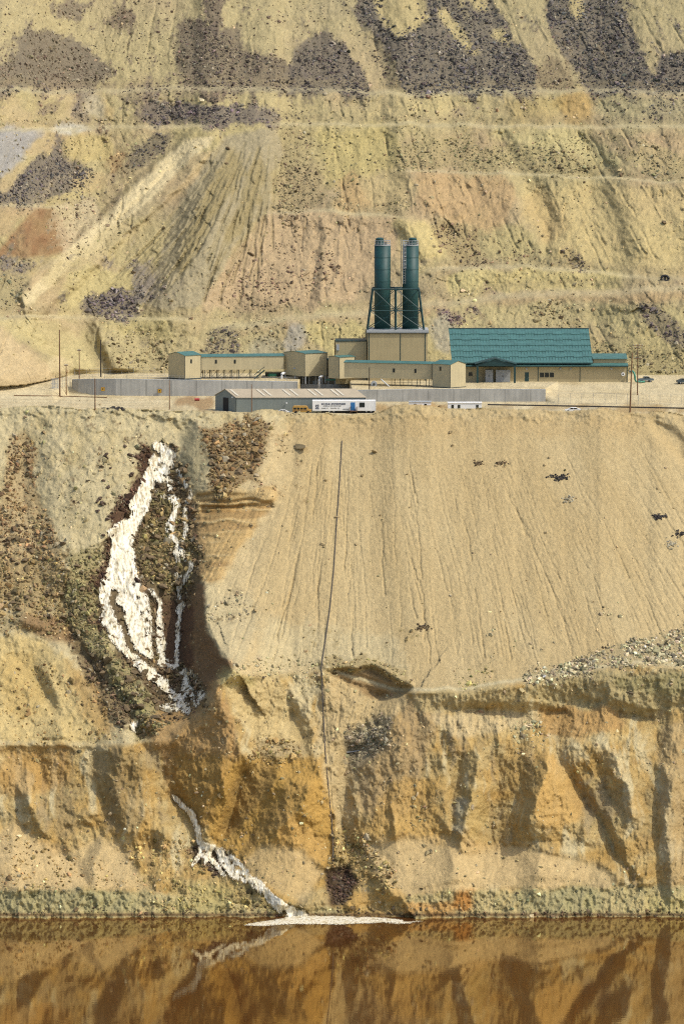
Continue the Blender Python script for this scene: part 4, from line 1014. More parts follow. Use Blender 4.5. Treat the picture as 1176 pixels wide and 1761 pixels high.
def fall_fn(x, y):
    m = warp_in(MAIN, x, y, 4, 500)
    body = np.minimum(1, np.maximum(0, 1 - np.abs(x - (np.interp(y, [760, 860, 914, 1000, 1100, 1180], [282, 240, 212, 208, 232, 300]))) / 26))
    h = fbm(x * .16, y * .10, 3, 510)
    m &= h < 0.27 + 0.75 * body
    low = (y > 1140) & (x > 286)
    m &= ~(low & (cells(x / 9, y / 8, 4) > .22))
    up_ = (x > 262) & (y > 805) & (y < 865)
    m &= ~(up_ & (fbm(x * .15, y * .13, 3, 512) > .08))
    m &= ~strand_mask(x, y, [(197, 1018), (193, 1038)], 12, 9, 3, 520)
    m &= ~strand_mask(x, y, [(203, 1046), (214, 1078), (224, 1114)], 13, 9, 6, 521)
    m &= ~strand_mask(x, y, [(226, 1119), (262, 1142), (300, 1168)], 7, 18, 5, 522)
    m &= ~strand_mask(x, y, [(266, 776), (272, 782)], 7, 7, 2, 523)
    m &= ~strand_mask(x, y, [(176, 1075), (190, 1096)], 6, 8, 3, 524)
    m |= strand_mask(x, y, [(178, 1066), (196, 1098), (222, 1126), (250, 1150), (284, 1180)], 9, 17, 4, 526)
    for k, (p, a, b) in enumerate([
            ([(297, 856), (304, 867), (298, 888), (289, 905), (292, 923), (306, 932), (304, 952), (307, 964), (301, 986), (305, 1002), (310, 1014)], 9, 4),
            ([(298, 888), (296, 905), (298, 920)], 8, 6),
            ([(304, 808), (313, 826), (330, 849), (321, 867), (318, 888), (320, 911), (313, 941), (315, 958), (330, 970), (324, 988), (318, 997), (307, 1012), (308, 1032), (313, 1044)], 4.5, 6),
            ([(292, 826), (294, 845), (298, 858)], 6, 6),
            ([(259, 1014), (271, 1029), (277, 1041), (274, 1059)], 6, 7),
            ([(318, 988), (304, 998), (289, 1010)], 3, 2.5),
            ([(313, 1040), (309, 1048), (306, 1090), (304, 1144)], 8, 6),
            ([(252, 1020), (258, 1050), (264, 1090)], 4, 3),
            ([(274, 1056), (275, 1084), (279, 1112), (281, 1141)], 9, 13)]):
        m |= strand_mask(x, y, p, a, b, 3, 530 + k * 3)
    m |= warp_in([(222, 1245), (238, 1240), (231, 1263)], x, y, 1, 560)
    return m
water_sheet('waterfall', 162, 362, 752, 1266, fall_fn, 'white waterfall tumbling down the rocky gorge', M_FOAM)
CREEK = [(347, 1450), (370, 1453), (384, 1458), (402, 1468), (420, 1491), (450, 1521), (482, 1554), (528, 1573), (540, 1578), (494, 1580), (470, 1562), (458, 1548), (430, 1524), (396, 1509), (391, 1492), (374, 1468), (356, 1460)]
def creek_fn(x, y):
    m = warp_in(CREEK, x, y, 4, 600) & (fbm(x * .2, y * .2, 3, 601) < .20) & (cells(x / 10, y / 9, 5) < .30)
    m |= strand_mask(x, y, [(299, 1370), (312, 1384), (329, 1398), (334, 1410), (340, 1424), (341, 1436), (347, 1452)], 6, 10, 4, 610)
    m |= strand_mask(x, y, [(440, 1512), (470, 1545), (498, 1566), (520, 1574)], 7, 13, 4, 612)
    for k, p in enumerate([[(350, 1452), (345, 1466), (337, 1482), (334, 1488)], [(356, 1456), (362, 1474), (372, 1490), (384, 1506)], [(366, 1456), (356, 1470), (352, 1486)], [(372, 1462), (380, 1480), (392, 1498)], [(344, 1470), (360, 1476), (374, 1490)]]):
        m |= strand_mask(x, y, p, 6, 5, 4, 620 + k * 3)
    return m
water_sheet('white_creek', 290, 545, 1364, 1580, creek_fn, 'white foaming creek running down to the brown lake', M_FOAM, .7, bias=.12)
# the mat of foam on the lake
fp = [(418, 1593), (440, 1588), (480, 1583), (497, 1577), (520, 1573.5), (560, 1577), (600, 1577), (650, 1580), (690, 1583.5), (728, 1586), (690, 1589), (640, 1588), (600, 1590), (540, 1590), (490, 1590), (450, 1592.5)]
ax = np.arange(408, 736, .8); ay = np.arange(1597, 1570, -.25)
x, y = np.meshgrid(ax, ay); x = x.astype(np.float32); y = y.astype(np.float32)
mk = inside(fp, x + fbm(x * .06, y * .3, 3, 641) * 5, y + fbm(x * .05, y * .2, 3, 642) * 1.6)
mk &= ~((fbm(x * .05, y * .5, 3, 643) > .30) & ((x > 600) | (x < 480)))
soft = blur(mk.astype(np.float32), 4); mk = soft > .1
fxx, fyy, fzz = world(x, y, -H / te(y))
id_ = np.arange(x.size).reshape(x.shape)
ok = mk[:-1, :-1] & mk[:-1, 1:] & mk[1:, 1:] & mk[1:, :-1]
q = np.stack([id_[:-1, :-1], id_[:-1, 1:], id_[1:, 1:], id_[1:, :-1]], -1)[ok]
used, inv = np.unique(q, return_inverse=True)
o = grid_mesh('lake_foam', fxx.ravel()[used], fyy.ravel()[used], fzz.ravel()[used] * 0 + .05 + .12 * np.clip(soft.ravel()[used] - .3, 0, 1), inv.reshape(q.shape), M_FOAM, np.repeat(soft.ravel()[used][:, None] + .2, 3, 1))
o['kind'] = 'stuff'
o['label'] = 'white mat of foam floating where the creek enters the lake'; o['category'] = 'foam'
# ------------------------------------------------------------------ helpers for built things
def obj(name, bm, mat, parent=None, smooth=False):
    me = bpy.data.meshes.new(name)
    bmesh.ops.recalc_face_normals(bm, faces=bm.faces)
    bm.to_mesh(me); bm.free()
    me.materials.append(mat)
    if smooth:
        for p in me.polygons: p.use_smooth = True
    o = bpy.data.objects.new(name, me); C.objects.link(o)
    if parent is not None: o.parent = parent
    return o
def tag(o, label, cat, group=None):
    o['label'] = label; o['category'] = cat
    if group: o['group'] = group
    return o
def thing(name, label, cat, loc, group=None, rz=0.0):
    o = bpy.data.objects.new(name, None); C.objects.link(o); o.location = loc; o.rotation_euler = (0, 0, rz)
    o.empty_display_size = 0.5
    return tag(o, label, cat, group)
def B(): return bmesh.new()
def hexa(bm, p):                              # eight corners: bottom ring then top ring
    v = [bm.verts.new(q) for q in p]
    for f in ((3, 2, 1, 0), (4, 5, 6, 7), (0, 1, 5, 4), (1, 2, 6, 5), (2, 3, 7, 6), (3, 0, 4, 7)): bm.faces.new([v[i] for i in f])
def box(bm, x0, x1, y0, y1, z0, z1):
    hexa(bm, [(x0, y0, z0), (x1, y0, z0), (x1, y1, z0), (x0, y1, z0), (x0, y0, z1), (x1, y0, z1), (x1, y1, z1), (x0, y1, z1)])
def slab(bm, a, ux, vy, z0, z1):              # a parallelogram plan extruded upwards
    a = Vector(a).to_2d() if len(a) > 2 else Vector(a); ux = Vector(ux); vy = Vector(vy)
    q = [a, a + ux, a + ux + vy, a + vy]
    hexa(bm, [(*p, z0) for p in q] + [(*p, z1) for p in q])
def tube(bm, pts, r, n=6, r1=None):
    pts = [Vector(p) for p in pts]; rings = []
    for k, p in enumerate(pts):
        t = (pts[min(k + 1, len(pts) - 1)] - pts[max(k - 1, 0)]).normalized()
        a = t.cross(Vector((0, 0, 1)) if abs(t.z) < .9 else Vector((1, 0, 0))).normalized(); b = t.cross(a)
        rad = r if r1 is None else r + (r1 - r) * k / (len(pts) - 1)
        rings.append([bm.verts.new(p + (a * math.cos(6.28318 * i / n) + b * math.sin(6.28318 * i / n)) * rad) for i in range(n)])
    for k in range(len(rings) - 1):
        for i in range(n): bm.faces.new((rings[k][i], rings[k][(i + 1) % n], rings[k + 1][(i + 1) % n], rings[k + 1][i]))
    bm.faces.new(rings[0][::-1]); bm.faces.new(rings[-1])
def cyl(bm, x, y, z0, z1, r, n=32, r1=None):
    r1 = r if r1 is None else r1
    a = [bm.verts.new((x + r * math.cos(6.28318 * i / n), y + r * math.sin(6.28318 * i / n), z0)) for i in range(n)]
    b = [bm.verts.new((x + r1 * math.cos(6.28318 * i / n), y + r1 * math.sin(6.28318 * i / n), z1)) for i in range(n)]
    for i in range(n): bm.faces.new((a[i], a[(i + 1) % n], b[(i + 1) % n], b[i]))
    bm.faces.new(a[::-1]); bm.faces.new(b)
def dz(py, z): return (z - H) / te(py)        # distance at which row py meets height z
def zt(py, d): return H + te(py) * d

def siding(name, c, rib=.35):
    m, nt, b = new_mat(name)
    co = N(nt, 'ShaderNodeTexCoord').outputs['Object']
    rgb = N(nt, 'ShaderNodeRGB'); rgb.outputs[0].default_value = (*[float(v) for v in lin(c, .74)], 1)
    o = mix_mul(nt, rgb.outputs[0], ramp(nt, noise(nt, co, .35, 4), [(.3, .92), (.7, 1.04)]))
    mp = N(nt, 'ShaderNodeMapping'); mp.inputs['Scale'].default_value = (2.2, 2.2, .12); nt.links.new(co, mp.inputs[0])
    o = mix_mul(nt, o, ramp(nt, noise(nt, mp.outputs[0], 1.0, 4), [(.35, .93), (.6, 1.02)]))
    nt.links.new(o, b.inputs['Base Color']); b.inputs['Roughness'].default_value = .55; b.inputs['Specular IOR Level'].default_value = .3
    return m
M_TAN = siding('tan_metal_siding', (206, 190, 146))
M_TAN2 = siding('tan_metal_siding_darker', (190, 172, 126))
M_TEAL = plain('teal_metal_roof', (76, 124, 117), .5, var=.25, scale=.6, k=.72)
M_TEALD = plain('dark_teal_steel', (34, 74, 74), .5, var=.2)
M_SILO = plain('dark_green_paint', (32, 84, 82), .55, var=.25, scale=.8, k=.6)
M_WHITE = plain('white_paint', (238, 236, 230), .5, var=.1, k=.85)
M_GREYW = plain('pale_grey_metal', (178, 182, 182), .5, var=.12, k=.75)
M_DARK = plain('dark_glass_and_shade', (36, 44, 46), .15, spec=.6)  # window glass; also the painted shade under the left gallery
M_TRIM = plain('dark_trim', (70, 78, 72), .6)
M_BLACK = plain('black_rubber', (34, 32, 32), .7)
def concrete():
    m, nt, b = new_mat('weathered_concrete')
    co = N(nt, 'ShaderNodeTexCoord').outputs['Object']
    rgb = N(nt, 'ShaderNodeRGB'); rgb.outputs[0].default_value = (*[float(v) for v in lin((196, 194, 184))], 1)
    o = mix_mul(nt, rgb.outputs[0], ramp(nt, noise(nt, co, .25, 5), [(.3, .82), (.7, 1.1)]))
    mp = N(nt, 'ShaderNodeMapping'); mp.inputs['Scale'].default_value = (1.2, 1.2, .10); nt.links.new(co, mp.inputs[0])
    o = mix_mul(nt, o, ramp(nt, noise(nt, mp.outputs[0], 1.0, 5, .65), [(.36, .84), (.55, 1.0), (.7, 1.04)]))
    wv = N(nt, 'ShaderNodeTexWave', wave_type='BANDS', bands_direction='X'); wv.inputs['Scale'].default_value = .05; nt.links.new(co, wv.inputs['Vector'])
    o = mix_mul(nt, o, ramp(nt, wv.outputs[0], [(.0, .72), (.012, 1.0)]))
    nt.links.new(o, b.inputs['Base Color']); b.inputs['Roughness'].default_value = .9
    return m
M_CONC = concrete()
M_SHED = siding('grey_green_siding', (138, 146, 138))
M_SHEDR = plain('beige_metal_roof', (198, 180, 148), .6, var=.14, scale=.4)
M_SKYL = plain('pale_skylight', (230, 218, 190), .4)
M_WOOD = plain('weathered_pole_wood', (138, 100, 66), .9, var=.3, scale=2)
M_WOODD = plain('dark_pole_wood', (66, 60, 54), .9, var=.3, scale=2)
M_STEEL = plain('galvanised_steel', (170, 172, 170), .5, var=.1)
M_BLUE = plain('blue_door_paint', (52, 134, 204), .5)
M_NAVY = plain('navy_lettering', (28, 44, 84), .5)
M_YEL = plain('yellow_paint', (222, 168, 40), .5)
M_BUS = plain('faded_yellow_paint', (214, 164, 72), .5, var=.25)
M_RED = plain('red_paint', (206, 74, 66), .5)
M_GREENP = plain('green_pipe', (64, 150, 120), .4)
M_CARG = plain('grey_blue_car_paint', (104, 122, 130), .3, spec=.6)
M_CARN = plain('dark_car_paint', (62, 82, 92), .3, spec=.6)
M_CABLE = plain('grey_black_hose', (92, 84, 78), .8)

def window(root, x, z, w_, h_, y=-.02, nrm=None, ax=(1, 0)):
    # a dark pane in a thin frame standing a little proud of the wall; ax is the wall's direction in plan
    ax = Vector(ax).normalized(); ot = Vector((ax.y, -ax.x))
    def ring(o0, o1, x0, x1, z0, z1, bm):
        a = ax * x0 + ot * o0; slab(bm, a, ax * (x1 - x0), ot * (o1 - o0), z0, z1)
    bm = B(); t = .07
    ring(0.003, .06, x - t, x, z, z + h_, bm); ring(0.003, .06, x + w_, x + w_ + t, z, z + h_, bm)
    ring(0.003, .06, x - t, x + w_ + t, z - t, z - .001, bm); ring(0.003, .06, x - t, x + w_ + t, z + h_ + .001, z + h_ + t, bm)
    f = obj('window', bm, M_TRIM, root)
    bm = B(); ring(0.004, .03, x + .002, x + w_ - .002, z + .001, z + h_ - .001, bm); obj('pane', bm, M_DARK, f)
    return f
def gable(root, a, ux, vy, z0, h, rise, wall, roofm, ov=.15, trim=True):
    a = Vector(a); ux = Vector(ux); vy = Vector(vy)
    bm = B(); q = [a, a + ux, a + ux + vy, a + vy]
    lo_ = [bm.verts.new((*p, z0)) for p in q]; hi_ = [bm.verts.new((*p, h)) for p in q]
    r0 = bm.verts.new((*(a + vy / 2), h + rise)); r1 = bm.verts.new((*(a + ux + vy / 2), h + rise))
    bm.faces.new((lo_[0], lo_[1], hi_[1], hi_[0])); bm.faces.new((lo_[2], lo_[3], hi_[3], hi_[2]))
    bm.faces.new((lo_[1], lo_[2], hi_[2], r1, hi_[1])); bm.faces.new((lo_[3], lo_[0], hi_[0], r0, hi_[3]))
    bm.faces.new(lo_[::-1]); bm.faces.new((hi_[0], hi_[1], r1, r0)); bm.faces.new((hi_[2], hi_[3], r0, r1))
    wo = obj('wall', bm, wall, root)
    un = ux.normalized() * ov; vn_ = vy.normalized() * ov; k = rise / (vy.length / 2) * ov
    bm = B()
    for s_ in (0, 1):
        e0 = (a - vn_ if s_ == 0 else a + vy + vn_); rd = a + vy / 2
        p = [Vector((*(e0 - un), h - k)), Vector((*(e0 + ux + un), h - k)), Vector((*(rd + ux + un), h + rise)), Vector((*(rd - un), h + rise))]
        hexa(bm, [v + Vector((0, 0, .02)) for v in p] + [v + Vector((0, 0, .10)) for v in p])
    ro = obj('roof', bm, roofm, root)
    if trim:
        for c_ in (q[0], q[1]):
            bm = B(); box(bm, c_.x - .07, c_.x + .07, c_.y - .07, c_.y + .07, z0, h - .02)
            obj('corner_trim', bm, M_TRIM, root)
    return wo, ro

# ------------------------------------------------------------------ the plant: left gallery and its houses
def loc2(px, py, d, root):
    p = P(px, py, d) - root; return Vector((p.x, p.y))
rt = P(318, 653, 1126); rt.z = 102.0
t = thing('transfer_house', 'leftmost tan gabled house of the plant, standing at the end of the long elevated gallery', 'building', rt)
ux = Vector((4.0, 3.0)); vy = Vector((-4.3, 4.6))
gable(t, (0, 0), ux, vy, 0.35, zt(611.5, 1126) - 102, .75, M_TAN, M_TEAL)
bm = B(); slab(bm, Vector((0, 0)) - Vector((.1, .25)), ux * 1.05, vy * 1.05, -.6, .345); obj('footing', bm, M_TRIM, t)
window(t, 1.75, zt(624.5, 1126) - 102, .35, .85, ax=ux)
rt = P(345, 653, 1129.2); rt.z = 102.0
t = thing('conveyor_gallery', 'long tan elevated gallery on thin legs with two small windows, left of the silos', 'building', rt)
ux = Vector((21.0, 2.6)); vy = Vector((-.6, 4.2))
zb = zt(636, 1129.2) - 102; zh = zt(613.5, 1129.2) - 102
gable(t, (0, 0), ux, vy, zb, zh, .5, M_TAN, M_TEAL, trim=False)
window(t, 3.75, zt(624.5, 1129.5) - 102, .35, .85, ax=ux); window(t, 8.55, zt(624.5, 1130) - 102, .35, .85, ax=ux)
for k in range(7):
    for q in (0.25, 3.7):
        bm = B(); c_ = ux.normalized() * (1.0 + k * 1.75 + (1.4 if k == 6 else 0)) + vy.normalized() * q
        box(bm, c_.x - .09, c_.x + .09, c_.y - .09, c_.y + .09, -.4, zb + .01); obj('leg', bm, M_TRIM, t)
for k in range(0, 7):
    c_ = ux.normalized() * (1.0 + k * 1.75); bm = B(); tube(bm, [(c_.x, c_.y, .5), (c_.x + 1.6, c_.y + .2, zb - .1)], .04, 5)
    obj('brace', bm, M_TRIM, t)
c_ = ux.normalized() * 15.1
bm = B(); box(bm, c_.x - .25, c_.x + .25, c_.y - .2, c_.y + .2, -.5, zb); obj('column', bm, M_TAN, t)
# stairs under the gallery
rt = P(437, 654, 1128.5); rt.z = 102.0
t = thing('stairway', 'dark steel stairway rising to the underside of the left gallery', 'stairs', rt)
bm = B()
for dy in (0, 1.0): tube(bm, [(0, dy, 0.1), (2.6, dy, 2.2)], .13, 4)
obj('stringer', bm, M_TEALD, t)
bm = B()
for k in range(10): box(bm, .1 + k * .26, .36 + k * .26, .14, .86, .2 + k * .21, .26 + k * .21)
obj('tread', bm, M_TRIM, t)
bm = B()
for dy in (0, 1.0): tube(bm, [(0, dy, 1.0), (2.6, dy, 3.1)], .05, 4)
obj('handrail', bm, M_TEALD, t)
# middle house
rt = P(524, 655, 1128); rt.z = 102.0
t = thing('transfer_house', 'tan middle house of the plant, between the left gallery and the dark pole', 'building', rt)
ux = Vector((5.6, 3.4)); vy = Vector((-5.35, 5.2)); zb = zt(647, 1128) - 102
gable(t, (0, 0), ux, vy, zb, zt(608, 1128) - 102, .45, M_TAN, M_TEAL)
for c_ in ((0.2, .3), (5.2, 3.4), (-5.0, 5.1), (-2.5, 2.8)):
    bm = B(); box(bm, c_[0] - .14, c_[0] + .14, c_[1] - .14, c_[1] + .14, -1.2, zb); obj('column', bm, M_GREYW, t)
bm = B(); tube(bm, [(-2.6, 2.35, 2.55), (-2.6, 2.3, 2.62)], .28, 12); obj('vent', bm, M_GREYW, t)
# recess between the houses
rt = P(556, 655, 1133); rt.z = 102.0
t = thing('link_passage', 'short shaded tan link between the middle house and the small house behind the brown pole', 'building', rt)
bm = B(); slab(bm, (0, 0), (2.2, -.2), (0, 4), zt(650, 1133) - 102, zt(619, 1133) - 102); obj('wall', bm, M_TAN2, t)
bm = B(); slab(bm, (-.1, -.15), (2.4, -.2), (0, 4.3), zt(619, 1133) - 101.99, zt(617.5, 1133) - 101.9); obj('roof', bm, M_TEAL, t)
# small house
rt = P(583.5, 655, 1121); rt.z = 102.0
t = thing('transfer_house', 'small tan house with a narrow shaded front, just left of the right gallery', 'building', rt)
ux = Vector((3.9, 3.2)); vy = Vector((-2.7, 2.6))
gable(t, (0, 0), ux, vy, zt(651, 1121) - 102, zt(614.5, 1121) - 102, .3, M_TAN, M_TEAL)
# right gallery
rt = P(744, 657, 1104); rt.z = 102.0
t = thing('conveyor_gallery', 'shaded tan elevated gallery with two small windows, running below the silos', 'building', rt)
ux = Vector((-21.9, 6.0)); vy = Vector((1.1, 4.0))
zb = zt(651, 1106) - 102; zh = zt(626, 1104) - 102
a_ = ux
gable(t, a_, -ux, vy, zb, zh, .42, M_TAN, M_TEAL, trim=False)
for xx in (12.6, 18.1):
    g_ = thing('x', 'x', 'x', (0, 0, 0)); bpy.data.objects.remove(g_)
    w_ = window(t, xx, zt(640, 1106) - 102, .38, .85, ax=-ux); w_.location = (ux.x, ux.y, 0)
for k, px_ in enumerate((673, 688, 702, 717, 732, 740)):
    f_ = (744 - px_) * .1437 / 21.9
    for q in (.3, 3.4):
        bm = B(); c_ = ux * f_ + vy.normalized() * q
        box(bm, c_.x - .07, c_.x + .07, c_.y - .07, c_.y + .07, -.3, zb + .01); obj('leg', bm, M_TEALD, t)
bm = B(); tube(bm, [(*(ux * .02 + vy * .1), .9), (*(ux * .5 + vy * .1), .9)], .03, 4)
obj('rail', bm, M_TRIM, t)
rt = P(774, 668, 1099.5); rt.z = zt(668, 1099.5)
t = thing('transfer_house', 'rightmost tan house of the plant with a bright gable, before the green-roofed hall', 'building', rt)
ux = Vector((3.9, 3.6)); vy = Vector((-4.3, 3.6)); h_ = zt(627, 1099.5) - rt.z
# gable faces right: the ridge runs along the left-hand wall
gable(t, (0, 0), vy, ux, .25, h_, .8, M_TAN, M_TEAL)
bm = B(); slab(bm, (-.1, -.25), ux * 1.06, vy * 1.06, -.4, .245); obj('footing', bm, M_TRIM, t)
w_ = window(t, 2.3, zt(638, 1099.5) - rt.z, .4, .9, ax=(4.3, -3.6)); w_.location = (vy.x, vy.y, 0)
# stair and drum under the right gallery
rt = P(655, 663, 1105); rt.z = zt(668, 1105)
t = thing('stairway', 'pale steel stairway and handrail under the right gallery, left of its legs', 'stairs', rt)
bm = B()
for dy in (0, 1.0): tube(bm, [(2.6, dy, 0), (0, dy, 2.3)], .13, 4)
obj('stringer', bm, M_GREYW, t)
bm = B()
for k in range(9): box(bm, 2.3 - k * .27, 2.55 - k * .27, .15, .85, .15 + k * .24, .2 + k * .24)
obj('tread', bm, M_GREENP, t)
rt = P(643, 664, 1106); rt.z = zt(664, 1106)
t = thing('mixing_drum', 'pale round drum under the left end of the right gallery', 'drum', rt)
bm = B(); tube(bm, [(0, 0, .5), (0, 1.6, .5)], .75, 18); obj('shell', bm, M_GREYW, t)
bm = B(); tube(bm, [(0, -.15, .5), (0, -.004, .5)], .3, 12); obj('hub', bm, M_TRIM, t)
# ground-floor hall behind the shed
dP = 1131.0
rt = P(516, 672, dP); rt.z = 99.0
t = thing('pump_hall', 'low grey concrete hall with a dark band of windows under the middle of the plant', 'building', rt)
def at_(px, d=dP): return (px - 516) * d / 7700.0 * 1.003
zA, zB_, zC = -.6, zt(660.5, dP) - 99, zt(646.5, dP) - 99
bm = B(); box(bm, 0, at_(648), 0, 5, zA, zB_); obj('wall', bm, M_CONC, t)
bm = B(); box(bm, .05, at_(648) - .05, .35, 5, zB_ + .002, zC); obj('recess', bm, M_DARK, t)
for px_ in range(520, 646, 11):
    bm = B(); box(bm, at_(px_), at_(px_) + .2, .05, .3, zB_ + .003, zC - .002); obj('mullion', bm, M_GREYW, t)
bm = B(); box(bm, at_(560), at_(640), .02, .26, zB_ + .95, zB_ + 1.3); obj('green_band', bm, M_GREENP, t)
for px_ in (538, 577, 587, 597, 622):
    bm = B(); box(bm, at_(px_), at_(px_) + 1.1, .31, .347, zB_ + .1, zB_ + .85); obj('window', bm, M_CARG, t)
rt = P(456, 655, 1137); rt.z = 101.5
t = thing('shade_recess', 'dark shade block below the right end of the left gallery, behind the curved basin wall', 'building', rt)
def ab_(px): return (px - 456) * 1137 / 7700.0 * 1.003
zq = zt(640, 1137) - 101.5
bm = B(); box(bm, 0, ab_(516), .5, 4, -.5, zq); obj('wall', bm, M_DARK, t)  # solid dark box whose colour stands in for shade in the gap
for px_ in (456, 478, 496, 514):
    bm = B(); box(bm, ab_(px_), ab_(px_) + .25, .1, .49, -.5, zq); obj('column', bm, M_TEALD, t)
bm = B(); box(bm, ab_(460), ab_(476), .3, .48, .4, 1.2); obj('pipe_rack', bm, M_GREENP, t)
for px_, dd, lab in ((549, 1127, 'white rounded duct standing beside the dark pole in front of the middle house'), (484, 1130, 'white curved duct under the right end of the left gallery')):
    rt = P(px_, 664, dd); rt.z = 101.0
    t = thing('duct', lab, 'duct', rt)
    z2 = zt(648 if px_ > 500 else 642, dd) - 101
    bm = B(); tube(bm, [(0, 0, -1.4), (0, 0, z2 - .6), (.1, .1, z2 - .2), (.4, .5, z2), (.9, 1.2, z2 + .05)], .34, 10); obj('pipe', bm, M_WHITE, t, True)
    bm = B(); tube(bm, [(0, 0, .6), (0, 0, .72)], .40, 10); obj('flange', bm, M_GREYW, t)

# ------------------------------------------------------------------ silo building, silos and their frame
dT = 1124.0
rt = P(632, 655, dT); rt.z = 102.0
zTop = zt(571.5, dT) - 102
W_ = (735 - 632) * dT / 7700 * 1.003
t = thing('silo_building', 'tall square tan tower carrying the two green silos', 'building', rt)
bm = B(); box(bm, .05, W_ - .05, 0, 10, -1, zTop); obj('wall', bm, M_TAN2, t)
bm = B(); box(bm, -.25, W_ + .25, -.3, 10.3, zTop + .004, zTop + .62); obj('parapet', bm, M_GREYW, t)
bm = B(); box(bm, -.28, W_ + .28, -.34, 10.34, zTop - .22, zTop); obj('eave_trim', bm, M_TRIM, t)
for px_ in (634.6, 688.5, 731):
    x_ = (px_ - 632) * dT / 7700; bm = B(); box(bm, x_ - .09, x_ + .09, -.06, -.002, -1, zTop - .24); obj('downpipe', bm, M_TEALD, t)
bm = B(); box(bm, -.6, .03, 3, 6, -1, zTop + .4); obj('side_duct', bm, M_TAN2, t)
rt = P(577, 655, 1126); rt.z = 102.0
t = thing('annex', 'lower tan flat-roofed annex joined to the left side of the silo tower', 'building', rt)
W2 = (630 - 577) * .1468
bm = B(); box(bm, 0, W2, 0, 8, -1, zt(587, 1126) - 102); obj('wall', bm, M_TAN2, t)
bm = B(); box(bm, -.1, W2 - .02, -.12, 8.1, zt(587, 1126) - 101.997, zt(585.5, 1126) - 101.95); obj('roof', bm, M_TEALD, t)
bm = B(); box(bm, .2, .9, -.4, -.003, 7.5, 9.0); obj('wall_lamp', bm, M_GREYW, t)
zR = 102.0 + zTop + .624                     # top of the parapet, where silos and frame stand
dS = dT + 4.6
def silo(cx_, capdx, ladder, label):
    rt = P(cx_, 560, dS); rt.z = zR
    t = thing('silo', label, 'silo', rt, 'green silos')
    hs = zt(421.5, dS) - zR; r_ = 2.03
    bm = B(); cyl(bm, 0, 0, 0, hs, r_, 40)
    o_ = obj('shell', bm, M_SILO, t)
    for p in o_.data.polygons: p.use_smooth = abs(p.normal.z) < .5
    for k in range(1, 7):
        bm = B(); cyl(bm, 0, 0, hs * k / 7 - .05, hs * k / 7 + .05, r_ + .035, 40); obj('hoop', bm, M_SILO, t)
    bm = B(); cyl(bm, 0, 0, hs + .003, hs + .22, r_ + .06, 40); obj('rim', bm, M_GREYW, t)
    bm = B(); cyl(bm, capdx, -.2, hs + .23, hs + 1.7, 1.02, 20); cyl(bm, capdx, -.2, hs + 1.703, hs + 2.0, 1.1, 20, .5)
    obj('dust_filter', bm, M_SILO, t)
    bm = B()
    for k in range(14):
        a = 6.28318 * k / 14; x_, y_ = (r_ - .06) * math.cos(a), (r_ - .06) * math.sin(a)
        tube(bm, [(x_, y_, hs + .2), (x_, y_, hs + 1.25)], .045, 4)
    for zz in (.65, 1.22): tube(bm, [((r_ - .06) * math.cos(6.28318 * k / 28), (r_ - .06) * math.sin(6.28318 * k / 28), hs + zz) for k in range(29)], .055, 4)
    obj('railing', bm, M_GREYW, t)
    bm = B(); box(bm, -capdx - .3, -capdx + .3, -.3, .4, hs + .22, hs + .8); obj('hatch', bm, M_TRIM, t)
    bm = B(); cyl(bm, 0, 0, .002, .35, r_ + .12, 40); obj('base_ring', bm, M_TEALD, t)
    if ladder:
        bm = B(); lx = -r_ * .78; ly = -r_ * .72 - .25
        for dx in (-.28, .28): tube(bm, [(lx + dx, ly, 11.5), (lx + dx, ly, hs + 1.2)], .055, 4)
        for k in range(16): tube(bm, [(lx - .28, ly, 11.7 + k * .62), (lx + .28, ly, 11.7 + k * .62)], .035, 4)
        obj('ladder', bm, M_STEEL, t)
        bm = B()
        for k in range(7): tube(bm, [(lx - .42, ly, 15.5 + k * .95), (lx - .38, ly - .5, 15.5 + k * .95), (lx, ly - .75, 15.5 + k * .95), (lx + .38, ly - .5, 15.5 + k * .95), (lx + .42, ly, 15.5 + k * .95)], .06, 4)
        for q in ((-.42, 0), (0, -.75), (.42, 0)): tube(bm, [(lx + q[0], ly + q[1], 15.3), (lx + q[0], ly + q[1], hs + .9)], .045, 4)
        obj('ladder_cage', bm, M_GREYW, t)
        bm = B(); tube(bm, [(-r_ - .35, -.2, 2), (-r_ - .35, -.2, hs + 1.6)], .09, 6); obj('fill_pipe', bm, M_STEEL, t)
    return t
silo(657.5, -.72, False, 'left dark green silo of the pair, with its dust filter on the left')
silo(705.5, .55, True, 'right dark green silo of the pair, with the caged ladder on its left side')
rt = P(680.5, 566, dT + 1); rt.z = zR
t = thing('support_tower', 'dark green steel frame of posts and cross braces standing around the silos', 'frame', rt)
def fx_(px): return (px - 680.5) * (dT + 1) / 7700 * 1.003
zf = lambda py: zt(py, dT + 1) - zR
z2, z1 = zf(497), zf(534)
pl = {0: (fx_(632), fx_(641)), 1: (fx_(680.5), fx_(680.5)), 2: (fx_(729), fx_(720))}
